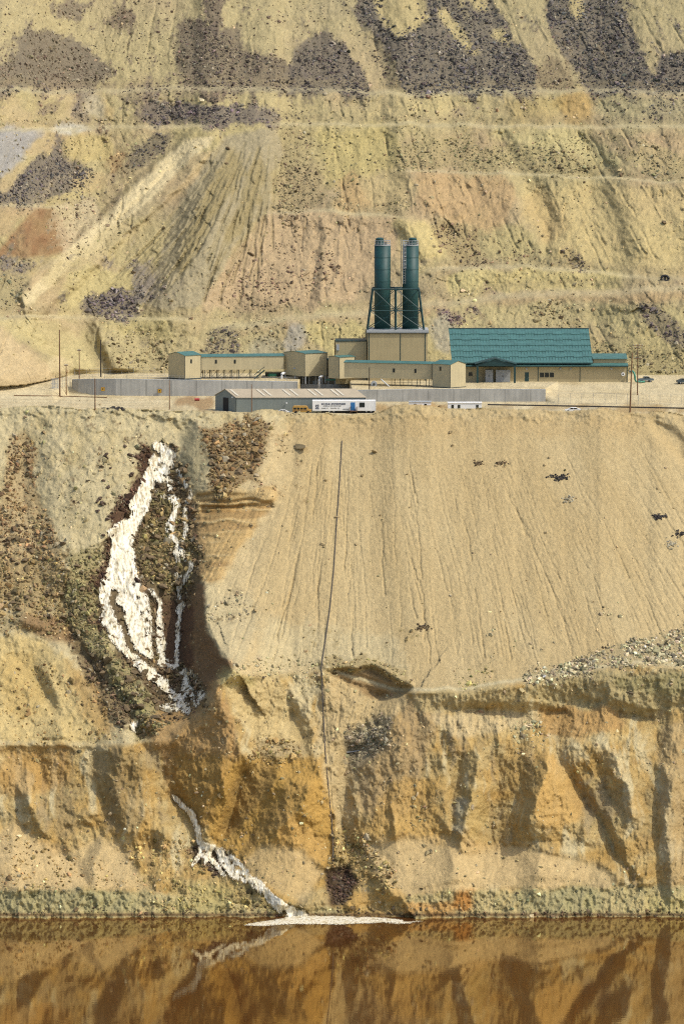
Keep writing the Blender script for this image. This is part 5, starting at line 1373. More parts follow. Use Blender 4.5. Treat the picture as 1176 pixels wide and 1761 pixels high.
for yy in (0, 7.4):
    for k in pl:
        bm = B(); tube(bm, [(pl[k][0], yy, 0), (pl[k][1], yy, z2)], .25, 4); obj('post', bm, M_TEALD, t)
    bm = B(); tube(bm, [(pl[0][1], yy, z2), (pl[2][1], yy, z2)], .2, 4); obj('beam', bm, M_TEALD, t)
    f_ = z1 / z2; xl = pl[0][0] + (pl[0][1] - pl[0][0]) * f_; xr = pl[2][0] + (pl[2][1] - pl[2][0]) * f_
    bm = B(); tube(bm, [(xl, yy - .02, z1), (xr, yy - .02, z1)], .14, 4); obj('beam', bm, M_TEALD, t)
    for (a, b) in (((pl[0][1], z2), (0, z1)), ((0, z2), (xl, z1)), ((0, z2), (xr, z1)), ((pl[2][1], z2), (0, z1)), ((xl, z1), (0, 0)), ((0, z1), (pl[0][0], 0)), ((0, z1), (pl[2][0], 0)), ((xr, z1), (0, 0))):
        bm = B(); tube(bm, [(a[0], yy - .1, a[1]), (b[0], yy - .1, b[1])], .085, 4); obj('brace', bm, M_TEALD, t)
for k in pl:
    bm = B(); tube(bm, [(pl[k][1], .1, z2), (pl[k][1], 7.3, z2)], .16, 4); obj('beam', bm, M_TEALD, t)

# ------------------------------------------------------------------ green-roofed hall
dG = 1121.0
rt = P(779, 655, dG); rt.z = 102.0
def gx_(px, d=dG): return (px - 779) * d / 7700 * 1.003
def gz_(py, d=dG): return zt(py, d) - 102
t = thing('process_hall', 'large tan hall under a broad teal green roof, on the right of the yard', 'building', rt)
bm = B(); box(bm, gx_(782), gx_(1079), 0, 20, -.6, gz_(629)); obj('wall', bm, M_TAN2, t)
bm = B(); box(bm, gx_(782), gx_(1020), 1.2, 20, gz_(629) + .002, gz_(622)); obj('upper_wall', bm, M_TAN2, t)
# roof: five courses of teal panels, each course's edge stepping up and down
bm = B()
xa0, xa1 = gx_(777), gx_(1018.5); dR = dG + 21.0
ya, yb_ = -.5, 20.6; za, zb2 = gz_(624, dG - .5), gz_(565, dR)
xb0, xb1 = (774.6 - 779) * dR / 7700, (1014.5 - 779) * dR / 7700 * 1.003
NP, NC_ = 46, 6
def rp(u, v, lift):
    x_ = (xa0 + (xb0 - xa0) * v) * (1 - u) + (xa1 + (xb1 - xa1) * v) * u
    n_ = Vector((0, -(zb2 - za), yb_ - ya)).normalized()
    return Vector((x_, ya + (yb_ - ya) * v, za + (zb2 - za) * v)) + n_ * lift
for c_ in range(NC_):
    v0, v1 = c_ / NC_, (c_ + 1) / NC_
    for k in range(NP):
        ph = (k % 6); off = .009 if ph in (1, 2, 3) else -.005
        if c_ == 0: off = 0
        a, b = (k + .02) / NP, (k + .98) / NP
        q = [rp(a, v0 + off, .18), rp(b, v0 + off, .18), rp(b, v1 + .02, .0), rp(a, v1 + .02, .0)]
        hexa(bm, [p - Vector((0, 0, .12)) for p in q] + q)
ro = obj('roof', bm, M_TEAL, t)
bm = B()
for k in range(NP + 1):
    p, q = rp(k / NP, 0, .14), rp(k / NP, 1, .05); tube(bm, [p, q], .045, 4)
obj('roof_rib', bm, M_TEAL, t)
bm = B(); tube(bm, [rp(-.002, 1.0, .1), rp(1.002, 1.0, .1)], .16, 6); obj('ridge_cap', bm, M_TEALD, t)
bm = B(); q = [rp(0, 0, 0), rp(1, 0, 0)]; tube(bm, [q[0] - Vector((0, .05, .05)), q[1] - Vector((0, .05, .05))], .13, 6); obj('gutter', bm, M_TEALD, t)
bm = B(); x0, x1 = gx_(790), gx_(1079.5)
hexa(bm, [(x0, -.9, gz_(629) - .05), (x1, -.9, gz_(629) - .05), (x1, 1.15, gz_(629) + .5), (x0, 1.15, gz_(629) + .5), (x0, -.9, gz_(629) + .12), (x1, -.9, gz_(629) + .12), (x1, 1.15, gz_(629) + .66), (x0, 1.15, gz_(629) + .66)])
obj('lower_roof', bm, M_TEAL, t)
bm = B(); box(bm, x0, x1, -.98, -.904, gz_(629) - .16, gz_(629) + .16); obj('gutter', bm, M_TEALD, t)
bm = B(); box(bm, gx_(1020.5), gx_(1078), 1.3, 12, gz_(629) + .1, gz_(618)); obj('annex_wall', bm, M_TAN2, t)
bm = B(); hexa(bm, [(gx_(1019), .9, gz_(618)), (gx_(1079), .9, gz_(618)), (gx_(1079), 7, gz_(618) + .9), (gx_(1019), 7, gz_(618) + .9), (gx_(1019), .9, gz_(618) + .16), (gx_(1079), .9, gz_(618) + .16), (gx_(1079), 7, gz_(618) + 1.05), (gx_(1019), 7, gz_(618) + 1.05)])
obj('annex_roof', bm, M_TEAL, t)
for px_ in (925, 997, 1078.3):
    bm = B(); box(bm, gx_(px_) - .08, gx_(px_) + .08, -.08, -.003, -.5, gz_(629) - .1); obj('downpipe', bm, M_TEALD, t)
bm = B(); box(bm, gx_(902.5), gx_(909), -.07, -.004, -.2, gz_(640)); do = obj('door', bm, M_TEALD, t)
bm = B(); box(bm, gx_(907.4), gx_(908), -.12, -.072, .9, 1.05); obj('handle', bm, M_STEEL, do)
for px_ in (928.5, 937, 945.6): window(t, gx_(px_), gz_(648), gx_(6.2 + 779), gz_(641) - gz_(648), ax=(1, 0))
window(t, gx_(806), gz_(646), gx_(5.5 + 779), gz_(640.5) - gz_(646), ax=(1, 0))
for px_ in (905, 963, 981, 1051):
    bm = B(); box(bm, gx_(px_) - .22, gx_(px_) + .22, -.4, -.003, gz_(635), gz_(633)); obj('wall_lamp', bm, M_GREYW, t)
bm = B(); tube(bm, [(gx_(1071), -.35, gz_(643)), (gx_(1071), -.003, gz_(643))], .48, 16); obj('wall_fan', bm, M_WHITE, t)
bm = B(); tube(bm, [(gx_(1071), -.40, gz_(643)), (gx_(1071), -.353, gz_(643))], .2, 12); obj('fan_hub', bm, M_TRIM, t)
# porch
rt2 = P(852, 655, dG - 5); rt2.z = 102.0
p_ = thing('porch', 'dark teal gabled porch sheltering pale cabinets before the green-roofed hall', 'porch', rt2)
def hx(px): return (px - 852) * (dG - 5) / 7700 * 1.003
zE, zA_ = zt(626.5, dG - 5) - 102, zt(617, dG - 5) - 102
bm = B()
for s_ in (-1, 1):
    x1 = hx(852 + s_ * 36); q = [Vector((0, -.2, zA_)), Vector((x1, -.2, zE)), Vector((x1, 4.9, zE)), Vector((0, 4.9, zA_))]
    hexa(bm, q + [v + Vector((0, 0, .18)) for v in q])
obj('roof', bm, M_TEALD, p_)
bm = B(); v = [bm.verts.new(q) for q in ((hx(820), 0, zE - .1), (hx(885), 0, zE - .1), (0, 0, zA_ - .02))]; f = bm.faces.new(v)
g_ = bmesh.ops.extrude_face_region(bm, geom=[f]); [setattr(q.co, 'y', .2) for q in g_['geom'] if isinstance(q, bmesh.types.BMVert)]
obj('gable_panel', bm, M_TEALD, p_)
for px_ in (820.8, 885):
    bm = B(); box(bm, hx(px_) - .24, hx(px_) + .24, 0, .4, -.3, zE - .11); obj('post', bm, M_TEALD, p_)
bm = B(); box(bm, hx(818), hx(888), .02, .3, zE - .4, zE - .112); obj('beam', bm, M_TEALD, p_)
for a, b, hh, lab in ((834.5, 847.5, 636, 'narrow pale grey electrical cabinet under the porch, left of the wider one'), (852.5, 877, 636.5, 'wide pale grey electrical cabinet under the porch, right of the narrow one')):
    rr_ = P((a + b) / 2, 655, dG - 2.2); rr_.z = 102.0
    c_ = thing('electrical_cabinet', lab, 'cabinet', rr_, 'cabinets under the porch')
    hw = (b - a) / 2 * .1455; hz = zt(hh, dG - 2.2) - 102
    bm = B(); box(bm, -hw, hw, 0, 1.4, -.2, hz); obj('body', bm, M_GREYW, c_)
    for s_ in (-1, 1):
        bm = B(); box(bm, s_ * hw / 2 - hw * .44, s_ * hw / 2 + hw * .44, -.05, -.003, .15, hz - .15); d_ = obj('door', bm, M_STEEL, c_)
        bm = B(); box(bm, s_ * .12 - .04, s_ * .12 + .04, -.1, -.052, hz * .45, hz * .6); obj('handle', bm, M_TRIM, d_)
# green hose
rt = P(1092, 656, 1119); rt.z = 102.0
t = thing('hose', 'green hose arching down beside the right end of the green-roofed hall', 'hose', rt)
bm = B(); tube(bm, [(-1.1, 1.2, 2.6), (-.7, .6, 2.75), (-.25, .2, 2.3), (-.05, 0, 1.4), (0, 0, .6), (.3, -.1, .15), (1.2, -.2, .1), (2.4, .2, .1)], .24, 8); obj('pipe', bm, M_GREENP, t, True)
bm = B(); tube(bm, [(-1.3, 1.4, 2.5), (-1.08, 1.18, 2.61)], .32, 8); obj('coupling', bm, M_STEEL, t)

# ------------------------------------------------------------------ basin walls
def wall_run(name, pts, label, posts=True):
    # pts: (px, d, z0, py of the top)
    q = [(P(px, 680, d), z0, zt(pt, d)) for px, d, z0, pt in pts]
    root = q[0][0].copy(); root.z = q[0][1]
    t = thing(name, label, 'wall', root)
    bm = B()
    for k in range(len(q) - 1):
        a, za_, ta = q[k]; b, zb_, tb = q[k + 1]
        n_ = Vector((a.y - b.y, b.x - a.x, 0)).normalized() * .4
        c8 = []
        for p, z in ((a, za_), (b, zb_)): c8.append(Vector((p.x, p.y, z)) - root)
        A0, B0 = c8; A1 = A0 + n_; B1 = B0 + n_
        T = lambda v, zt_: Vector((v.x, v.y, zt_ - root.z))
        hexa(bm, [A0, B0, B1, A1, T(A0, ta), T(B0, tb), T(B1, tb), T(A1, ta)])
    bmesh.ops.remove_doubles(bm, verts=bm.verts, dist=.001)
    obj('panel', bm, M_CONC, t)
    bm = B()
    for k in range(len(q) - 1):
        a, za_, ta = q[k]; b, zb_, tb = q[k + 1]
        p = [Vector((a.x, a.y + .15, ta)) - root, Vector((b.x, b.y + .15, tb)) - root]
        tube(bm, [p[0] + Vector((0, 0, .06)), p[1] + Vector((0, 0, .06))], .09, 4)
    obj('coping', bm, M_GREYW, t)
    if posts:
        bm = B()
        for k in range(len(q) - 1):
            a, za_, ta = q[k]; b, zb_, tb = q[k + 1]
            L = (b - a).length; n = max(1, int(L / 2.4))
            for i in range(n):
                p = a.lerp(b, i / n); z = ta + (tb - ta) * i / n
                tube(bm, [(p.x - root.x, p.y + .2 - root.y, z - root.z + .1), (p.x - root.x, p.y + .2 - root.y, z - root.z + 1.1)], .03, 4)
            for hh in (.6, 1.08): tube(bm, [(a.x - root.x, a.y + .2 - root.y, ta - root.z + hh), (b.x - root.x, b.y + .2 - root.y, tb - root.z + hh)], .022, 4)
        obj('railing', bm, M_STEEL, t)
    return t
wall_run('basin_wall', [(124, 1119.5, 98.6, 653), (135, 1117.6, 98.6, 652.6), (160, 1115.6, 98.6, 652.2), (200, 1113.8, 98.6, 652), (290, 1113.2, 98.6, 653.5), (400, 1113.2, 98.6, 655), (512, 1113.2, 98.6, 657)], 'long curved grey concrete basin wall on the left, carrying two yellow signs')
wall_run('basin_wall', [(604, 1096.2, 98.6, 671.5), (640, 1096, 98.6, 671), (740, 1095.8, 98.6, 669.5), (840, 1095.8, 98.6, 669.5), (938, 1096, 98.6, 670)], 'straight grey concrete basin wall on the right, above the white trailers', False)
for px_, py_, lab in ((177, 669, 'yellow warning sign nearer the left end of the curved basin wall'), (274.5, 672, 'yellow warning sign on the curved basin wall below the leftmost tan house')):
    rt = P(px_, py_, 1112.9)
    t = thing('warning_sign', lab, 'sign', rt, 'yellow signs on the basin wall')
    bm = B(); box(bm, -.42, .42, -.05, .05, -.42, .42); obj('plate', bm, M_YEL, t)
    bm = B(); box(bm, -.14, .14, -.09, -.053, -.1, .2); obj('symbol', bm, M_BLACK, t)
    bm = B(); box(bm, -.5, .5, .055, .09, -.5, .5); obj('backing', bm, M_WOOD, t)

# ------------------------------------------------------------------ grey shed
dH = 1066.0
rt = P(406, 710, dH); rt.z = 99.0
t = thing('storage_shed', 'long low grey shed with beige roof and dark doorway, before the basin walls', 'shed', rt)
def sx_(px): return (px - 406) * dH / 7700 * 1.003
ux = Vector((sx_(628), .6)); vy = Vector((sx_(369), 6.5))
he = zt(683.5, dH) - 99
rise = 1.75
gable(t, (0, 0), ux, vy, -.6, he, rise, M_SHED, M_SHEDR, ov=.2)
gv = vy.normalized(); L_ = vy.length
bm = B(); ot = Vector((-gv.y, gv.x))
slab(bm, gv * (L_ * .36) + ot * .01, gv * (L_ * .26), ot * .06, -.3, 3.2); obj('doorway', bm, M_BLACK, t)
bm = B(); c_ = gv * (L_ * .18); box(bm, c_.x - .15, c_.x + .15, c_.y - .35, c_.y - .1, 3.3, 3.6); obj('wall_lamp', bm, M_WHITE, t)
bm = B(); box(bm, sx_(492), sx_(494), .02, .16, 2.0, 2.35); 
obj('wall_lamp', bm, M_WHITE, t).location = (0, -.15, 0)
un = ux.normalized()
for px_ in (410, 456, 467, 500, 513, 544, 556, 583, 592):
    bm = B()
    def rpt(x_, f_):
        q = un * x_ + vy * (.5 * f_); return Vector((q.x, q.y, he + rise * f_ + .185))
    x_ = sx_(px_) 
    q = [rpt(x_, .12), rpt(x_ + .55, .12), rpt(x_ + .55, .88), rpt(x_, .88)]
    hexa(bm, q + [v + Vector((0, 0, .03)) for v in q]); obj('skylight', bm, M_SKYL, t)
bm = B(); slab(bm, un * .1 - Vector((0, .12)), ux * .985, (0, .08), he - .12, he + .03); obj('gutter', bm, M_TRIM, t)

# ------------------------------------------------------------------ trailers
def text_mesh(s, size, mat, parent, x, y, z, bold=0.0, sx=1.0):
    cu = bpy.data.curves.new('lettering', 'FONT'); cu.body = s; cu.size = size; cu.extrude = .012; cu.offset = bold; cu.resolution_u = 2
    tmp = bpy.data.objects.new('tmp', cu); C.objects.link(tmp)
    me = bpy.data.meshes.new_from_object(tmp.evaluated_get(bpy.context.evaluated_depsgraph_get()))
    bpy.data.objects.remove(tmp)
    me.transform(Matrix.Diagonal((sx, 1, 1, 1)))
    me.transform(Matrix.Rotation(math.pi / 2, 4, 'X'))
    me.materials.clear(); me.materials.append(mat)
    o = bpy.data.objects.new('lettering', me); C.objects.link(o); o.parent = parent; o.location = (x, y, z)
    return o
dK = 1062.5
rt = P(537, 709, dK); rt.z = 99.0
def kx(px): return (px - 537) * dK / 7700 * 1.003
def kz(py): return zt(py, dK) - 99
t = thing('office_trailer', 'long white office trailer with dark lettering and a blue door, parked before the grey shed', 'trailer', rt)
bm = B(); box(bm, 0, kx(646), 0, 2.6, kz(706.5), kz(688.5)); bmesh.ops.bevel(bm, geom=bm.edges[:], offset=.06, segments=1, affect='EDGES'); obj('body', bm, M_WHITE, t)
bm = B(); box(bm, kx(553), kx(644), .15, 2.5, kz(706.5) - .35, kz(706.5) - .004); obj('chassis', bm, M_BLACK, t)
for px_ in (566, 574, 630, 638):
    bm = B(); tube(bm, [(kx(px_), .1, .45), (kx(px_), .45, .45)], .45, 14); wo = obj('wheel', bm, M_BLACK, t)
    bm = B(); tube(bm, [(kx(px_), .06, .45), (kx(px_), .098, .45)], .2, 10); obj('rim', bm, M_STEEL, wo)
bm = B(); box(bm, kx(603), kx(610.5), -.06, -.003, kz(706.5), kz(691.8)); do = obj('door', bm, M_BLUE, t)
bm = B(); box(bm, kx(604), kx(604.6), -.12, -.063, 1.6, 1.75); obj('handle', bm, M_STEEL, do)
window(t, kx(618.6), kz(699.5), kx(626.6) - kx(618.6), kz(692.5) - kz(699.5), ax=(1, 0))
bm = B(); box(bm, kx(646) - .05, kx(646) + .03, -.03, .15, kz(707), kz(688.4)); obj('corner_post', bm, M_WHITE, t)
bm = B(); box(bm, kx(602), kx(614), -1.5, -.05, .55, .65); box(bm, kx(602), kx(602) + .1, -1.5, -.1, 0, 1.6); box(bm, kx(613.4), kx(614), -1.5, -.1, 0, 1.6)
obj('step', bm, M_WOOD, t)
text_mesh('SE', 1.5, M_NAVY, t, kx(542.2), -.02, kz(703.2), .035, .62)
text_mesh('SWANK ENTERPRISES', .60, M_NAVY, t, kx(552.5), -.02, kz(696), .012, 1.0)
text_mesh('GENERAL CONTRACTORS', .36, M_TRIM, t, kx(555.5), -.02, kz(698.8), .0, 1.0)
text_mesh('VALIER, MT     KALISPELL, MT', .34, M_TRIM, t, kx(552.5), -.02, kz(702.6), .0, 1.0)
text_mesh('MISSOULA', .3, M_TRIM, t, kx(589), -.02, kz(704.2), .0, 1.0)
for a, b, top, lab, wins in ((770, 828, 692.2, 'white mobile office with three small windows, right of the sand mounds', (776.5, 787.5, 819)), (703, 741, 690.6, 'small white trailer mostly hidden behind the highest sand mound', (712, 730))):
    dd = 1064.0; rt = P(a, 709, dd); rt.z = 99.0
    t = thing('mobile_office', lab, 'trailer', rt)
    L = (b - a) * dd / 7700 * 1.003; ht = zt(top, dd) - 99
    bm = B(); box(bm, 0, L, 0, 2.8, .4, ht - .15); obj('body', bm, M_WHITE, t)
    bm = B(); box(bm, -.1, L + .1, -.12, 2.9, ht - .145, ht); obj('roof', bm, M_GREYW if a < 720 else M_WHITE, t)
    for w0 in wins: window(t, (w0 - a) * .1386, ht - 1.35, .45, .75, ax=(1, 0))
    bm = B(); box(bm, .1, L - .1, .1, 2.7, 0, .395); obj('skirting', bm, M_GREYW, t)
# ------------------------------------------------------------------ vehicles
def prism(bm, prof, y0, y1, inset=0):
    a = [bm.verts.new((x, y0, z)) for x, z in prof]; b = [bm.verts.new((x, y1, z)) for x, z in prof]; n = len(prof)
    for i in range(n): bm.faces.new((a[i], a[(i + 1) % n], b[(i + 1) % n], b[i]))
    bm.faces.new(a[::-1]); bm.faces.new(b)
def car(kind, label, px, py, d, z, paint, rz=0.0, s=1.0, group=None):
    rt = P(px, py, d); rt.z = z
    t = thing(kind, label, kind.split('_')[-1], rt, group, rz); t.scale = (s, s, s)
    if kind.endswith('van'):
        body = [(-2.5, .4), (2.5, .4), (2.55, 1.0), (2.0, 1.25), (1.6, 2.1), (1.3, 2.25), (-2.4, 2.25), (-2.5, 2.1)]; glass = [[(1.95, 1.25), (1.55, 2.05), (.9, 2.05), (.9, 1.25)], [(.7, 1.3), (.7, 1.95), (-2.2, 1.95), (-2.2, 1.3)]]
    elif kind.endswith('truck'):
        body = [(-2.7, .5), (2.6, .5), (2.65, 1.1), (1.5, 1.2), (.9, 1.85), (-.6, 1.85), (-.8, 1.15), (-2.7, 1.15)]; glass = [[(1.4, 1.22), (.88, 1.76), (.25, 1.76), (.25, 1.22)], [(.1, 1.22), (.1, 1.76), (-.5, 1.76), (-.68, 1.22)]]
    else:
        body = [(-2.2, .35), (2.2, .35), (2.25, .8), (1.3, .95), (.6, 1.42), (-.9, 1.45), (-1.7, 1.0), (-2.25, .95)]; glass = [[(1.15, .98), (.56, 1.36), (-.1, 1.38), (-.1, .98)], [(-.2, .98), (-.2, 1.38), (-.85, 1.38), (-1.45, 1.0)]]
    bm = B(); prism(bm, body, -.9, .9); bmesh.ops.bevel(bm, geom=bm.edges[:], offset=.06, segments=2, affect='EDGES'); obj('body', bm, paint, t)
    for g in glass:
        for y0, y1 in ((-.915, -.902), (.902, .915)):
            bm = B(); prism(bm, g, y0, y1); obj('window', bm, M_DARK, t)
    for x_ in (-1.4, 1.4):
        for y_ in (-.8, .8):
            bm = B(); tube(bm, [(x_, y_ - .11, .36), (x_, y_ + .11, .36)], .36, 16); wo = obj('wheel', bm, M_BLACK, t)
            bm = B(); q = .125 if y_ > 0 else -.125; tube(bm, [(x_, y_ + q - .01, .36), (x_, y_ + q + .01, .36)], .2, 10); obj('rim', bm, M_STEEL, wo)
    for y_ in (-.65, .65):
        bm = B(); box(bm, 2.2, 2.27, y_ - .16, y_ + .16, .62, .78) if not kind.endswith('truck') else box(bm, 2.6, 2.68, y_ - .16, y_ + .16, .8, .98)
        obj('headlight', bm, M_WHITE, t)
    return t
car('parked_van', 'white van parked behind the grey shed, below the middle house', 526, 672, 1106, 99.0, M_WHITE, 0.1, .95)
car('parked_car', 'white car behind the berm, left of the yellow bus', 487.5, 709, 1062, 99.0 - .15, M_WHITE, 0, .72)
car('parked_car', 'white car behind the berm on the far right, left of the tall pole', 985, 706, 1066, 98.9, M_WHITE, math.pi, .85)
car('parked_truck', 'grey pickup truck parked beside the green hose', 1110, 658, 1121, 101.9, M_CARG, .15, .75)
car('parked_car', 'dark blue car at the right edge of the yard', 1177, 660, 1118, 101.7, M_CARN, .2, .9)
rt = P(519, 711, 1061.5); rt.z = 98.9
t = thing('small_bus', 'old faded yellow bus half hidden by the berm, left of the lettered trailer', 'bus', rt)
prof = [(-2.2, .5), (2.3, .5), (2.3, 1.1), (1.5, 1.15), (1.4, 1.75), (1.1, 1.98), (-1.9, 2.0), (-2.2, 1.75)]
bm = B(); prism(bm, prof, -1, 1); bmesh.ops.bevel(bm, geom=bm.edges[:], offset=.07, segments=2, affect='EDGES'); obj('body', bm, M_BUS, t)
for k in range(4):
    bm = B(); box(bm, -1.95 + k * .8, -1.3 + k * .8, -1.012, -1.002, 1.15, 1.6); obj('window', bm, M_DARK, t)
bm = B(); box(bm, -2.2, 1.4, -1.03, -1.003, .82, .95); obj('stripe', bm, M_WOOD, t)
for x_ in (-1.4, 1.5):
    for y_ in (-.9, .9):
        bm = B(); tube(bm, [(x_, y_ - .12, .4), (x_, y_ + .12, .4)], .42, 14); obj('wheel', bm, M_BLACK, t)
rt = P(339, 689, dz(689, 99.0)); rt.z = 99.0
t = thing('fuel_drum', 'red drum lying on the brown ground left of the grey shed', 'drum', rt)
bm = B(); tube(bm, [(-.6, 0, .32), (.6, 0, .32)], .32, 14); obj('shell', bm, M_RED, t)
bm = B()
for x_ in (-.58, -.2, .2, .58): tube(bm, [(x_ - .03, 0, .32), (x_ + .03, 0, .32)], .345, 14)
obj('hoop', bm, M_RED, t)

# ------------------------------------------------------------------ poles, fences, pipes
def pole(px, top, base, label, r=.16, dark=False, arms=(), lean=0.0, gear=False):
    p = G(px, base); d = p.y
    t = thing('utility_pole', label, 'pole', p, 'poles about the yard')
    hgt = zt(top, d) - p.z; M = M_WOODD if dark else M_WOOD
    bm = B(); tube(bm, [(0, 0, -.8), (lean * .5, 0, hgt * .5), (lean, 0, hgt)], r * 1.15, 8, r * .75); obj('shaft', bm, M, t)
    for py_, half in arms:
        z = zt(py_, d) - p.z
        bm = B(); box(bm, lean * z / hgt - half, lean * z / hgt + half, -.3, -.18, z - .08, z + .08); a = obj('crossarm', bm, M, t)
        bm = B()
        for k in (-.9, -.3, .3, .9): cyl(bm, lean * z / hgt + half * k, -.24, z + .082, z + .32, .06, 6)
        obj('insulator', bm, M_GREYW, a)
    if gear:
        bm = B(); cyl(bm, .55, -.1, hgt * .78, hgt * .9, .28, 12); obj('transformer', bm, M_GREYW, t)
    bm = B(); cyl(bm, lean, 0, hgt + .002, hgt + .06, r * .8, 8); obj('cap', bm, M, t)
pole(103, 567, 682, 'tallest brown pole on the left, at the dark pipe on the ground', .17)
pole(136.5, 601, 651, 'thin brown pole behind the left end of the curved basin wall', .12, arms=((602.5, .5),))
pole(173.5, 585, 648, 'dark pole standing behind the curved basin wall below the eroded ridge', .16, True)
pole(114, 627, 679, 'short brown pole between the tallest left pole and the basin wall', .13, arms=((628, .5),))
pole(163.5, 651, 703, 'brown pole on the left crest, left of the first yellow sign', .14)
pole(291.5, 653, 704, 'thin pole in front of the tan end house, left of the grey shed', .11)
pole(432.7, 661, 708, 'brown pole standing in front of the grey shed', .11)
pole(554, 617, 668, 'dark pole beside the white duct in front of the middle house', .15, True)
pole(576, 585, 669, 'tall brown pole with a lamp box in front of the annex', .14, gear=True)
pole(635, 632, 688, 'dark pole between the grey shed and the right basin wall', .13, True)
pole(1083, 606, 709, 'tall leaning brown pole on the right crest, at the corner of the green-roofed hall', .17, arms=(), lean=.45, gear=False)
pole(1096, 592, 679, 'brown pole with cross arms on the right, standing in the open yard', .13, arms=((594, 1.2), (598, .9), (616, .9)))
def fence(name, label, pts, hgt, sp, mesh=True, rails=2):
    q = [G(a, b) for a, b in pts]; root = q[0]
    t = thing(name, label, 'fence', root)
    for k in range(len(q) - 1):
        n = max(1, int(round((q[k + 1] - q[k]).length / sp)))
        for i in range(n + (1 if k == len(q) - 2 else 0)):
            p = q[k].lerp(q[k + 1], i / n) - root
            bm = B(); tube(bm, [p - Vector((0, 0, .3)), p + Vector((0, 0, hgt))], .035, 5); obj('post', bm, M_STEEL, t)
        a, b = q[k] - root, q[k + 1] - root
        bm = B()
        for z in np.linspace(hgt, .2, rails): tube(bm, [a + Vector((0, 0, z)), b + Vector((0, 0, z))], .016, 4)
        obj('rail', bm, M_STEEL, t)
fence('wire_fence', 'thin wire fence across the open yard on the right', [(850, 694), (960, 694), (1060, 695), (1172, 696)], 2.6, 2.6)
fence('wire_fence', 'thin wire fence climbing past the left end of the curved basin wall', [(88, 668), (122, 664)], 2.4, 1.0, rails=4)
fence('wire_fence', 'thin wire fence standing along the back of the curved basin wall', [(128, 646), (230, 642), (283, 644)], 1.6, 3.0, rails=3)
rt = G(88, 668)
t = thing('gate_panel', 'pale mesh gate panel beside the tallest left pole', 'gate', rt)
bm = B()
for k in range(7): tube(bm, [(k * .3, -.15, -.2), (k * .3, -.15, 2.4)], .05, 4)
obj('bar', bm, M_GREYW, t)
bm = B()
for z in (.2, 1.3, 2.4): tube(bm, [(-.03, -.15, z), (1.85, -.15, z)], .05, 4)
obj('frame', bm, M_GREYW, t)
def ground_pipe(name, label, pts, r, mat, lift=.1, cat='pipe', sub=10):
    bm = B(); L = []
    for k in range(len(pts) - 1):
        for i in range(sub):
            f = i / sub; L.append((pts[k][0] + (pts[k + 1][0] - pts[k][0]) * f, pts[k][1] + (pts[k + 1][1] - pts[k][1]) * f))
    L.append(pts[-1])
    W = [G(a, b, .15) + Vector((0, 0, lift)) for a, b in L]
    W = [(W[max(0, i - 1)] + W[i] * 2 + W[min(len(W) - 1, i + 1)]) / 4 for i in range(len(W))]
    root = W[-1].copy()
    tube(bm, [p - root for p in W], r, 6)
    o = obj(name, bm, mat); o.location = root
    return tag(o, label, cat)
ground_pipe('ground_pipe', 'thin brown pipe lying across the left yard at the foot of the tallest pole', [(22, 680.5), (100, 681.5), (186, 684)], .11, M_WOOD)
ground_pipe('ground_pipe', 'long dark pipe lying along the crest on the right, behind the berm', [(836, 696.5), (930, 698), (1040, 700), (1190, 703)], .22, M_WOODD)
ground_pipe('pump_hose', 'long dark hose running down the smooth slope and gully towards the lake', [(588, 757), (584, 830), (579, 900), (574, 980), (567, 1050), (557, 1120), (552.5, 1148), (553.5, 1170), (556, 1230), (559, 1290), (566, 1370), (571, 1420), (573, 1490)], .105, M_CABLE, .12, 'hose', 9)
ground_pipe('power_cable', 'thin cable beside the dark hose in the gully', [(553, 1160), (559, 1200), (566, 1290), (573, 1400), (575, 1488)], .035, M_BLACK, .1, 'cable', 9)

# ------------------------------------------------------------------ debris, tyre, boulders
def debris(px, py, w_, h_, n, label, mats, stick=True, seed=0):
    # a heap nobody could count: one object
    r = random.Random(seed); p = G(px, py)
    def at(dx, dy): return G(px + dx, py + dy, .05) - p
    bm = B()
    for k in range(max(3, n // 3)):
        a = at(r.gauss(0, w_ * .3), r.gauss(0, h_ * .3)); ang = r.uniform(-.3, .8); L = r.uniform(.3, .9)
        tube(bm, [a, a + Vector((math.cos(ang) * L, -r.uniform(0, .2), math.sin(ang) * L * .6))], r.uniform(.05, .10), 4)
    ns = len(bm.faces)
    for k in range(int(n * 2.2)):
        a = at(r.gauss(0, w_ * .3), r.gauss(0, h_ * .3)); V, F = SH[k % 10]; s_ = r.uniform(.15, .42)
        vs = [bm.verts.new(a + Vector(v) * s_) for v in V.tolist()]
        for f in F.tolist(): bm.faces.new([vs[i] for i in f])
    bm.faces.ensure_lookup_table()
    for f in bm.faces[ns:]: f.material_index = 1
    o = obj('debris_heap', bm, mats[0]); o.data.materials.append(mats[1]); o.location = p
    tag(o, label, 'debris'); o['kind'] = 'stuff'
M_RB = plain('brown_rubble', (130, 108, 74), .9, var=.3); M_RD = plain('dark_rubble', (72, 66, 60), .9, var=.3); M_RP = plain('pale_rubble', (196, 184, 150), .9, var=.2)
M_RW = plain('wet_brown_rock', (96, 74, 52), .55, var=.3); M_RT = plain('tan_rock', (182, 158, 110), .9, var=.25)
debris(962, 821, 26, 9, 34, 'large dark tangle of sticks and rubble high on the right of the smooth slope', (M_WOODD, M_RD), seed=1)
debris(978, 858, 16, 9, 16, 'small pale debris heap just below the large dark tangle', (M_WOOD, M_RP), seed=2)
debris(1133, 889, 20, 8, 22, 'dark grey debris heap near the right edge of the smooth slope', (M_WOODD, M_RD), seed=3)
debris(1168, 918, 18, 9, 16, 'dark debris cut by the right edge of the picture', (M_WOODD, M_RD), seed=4)
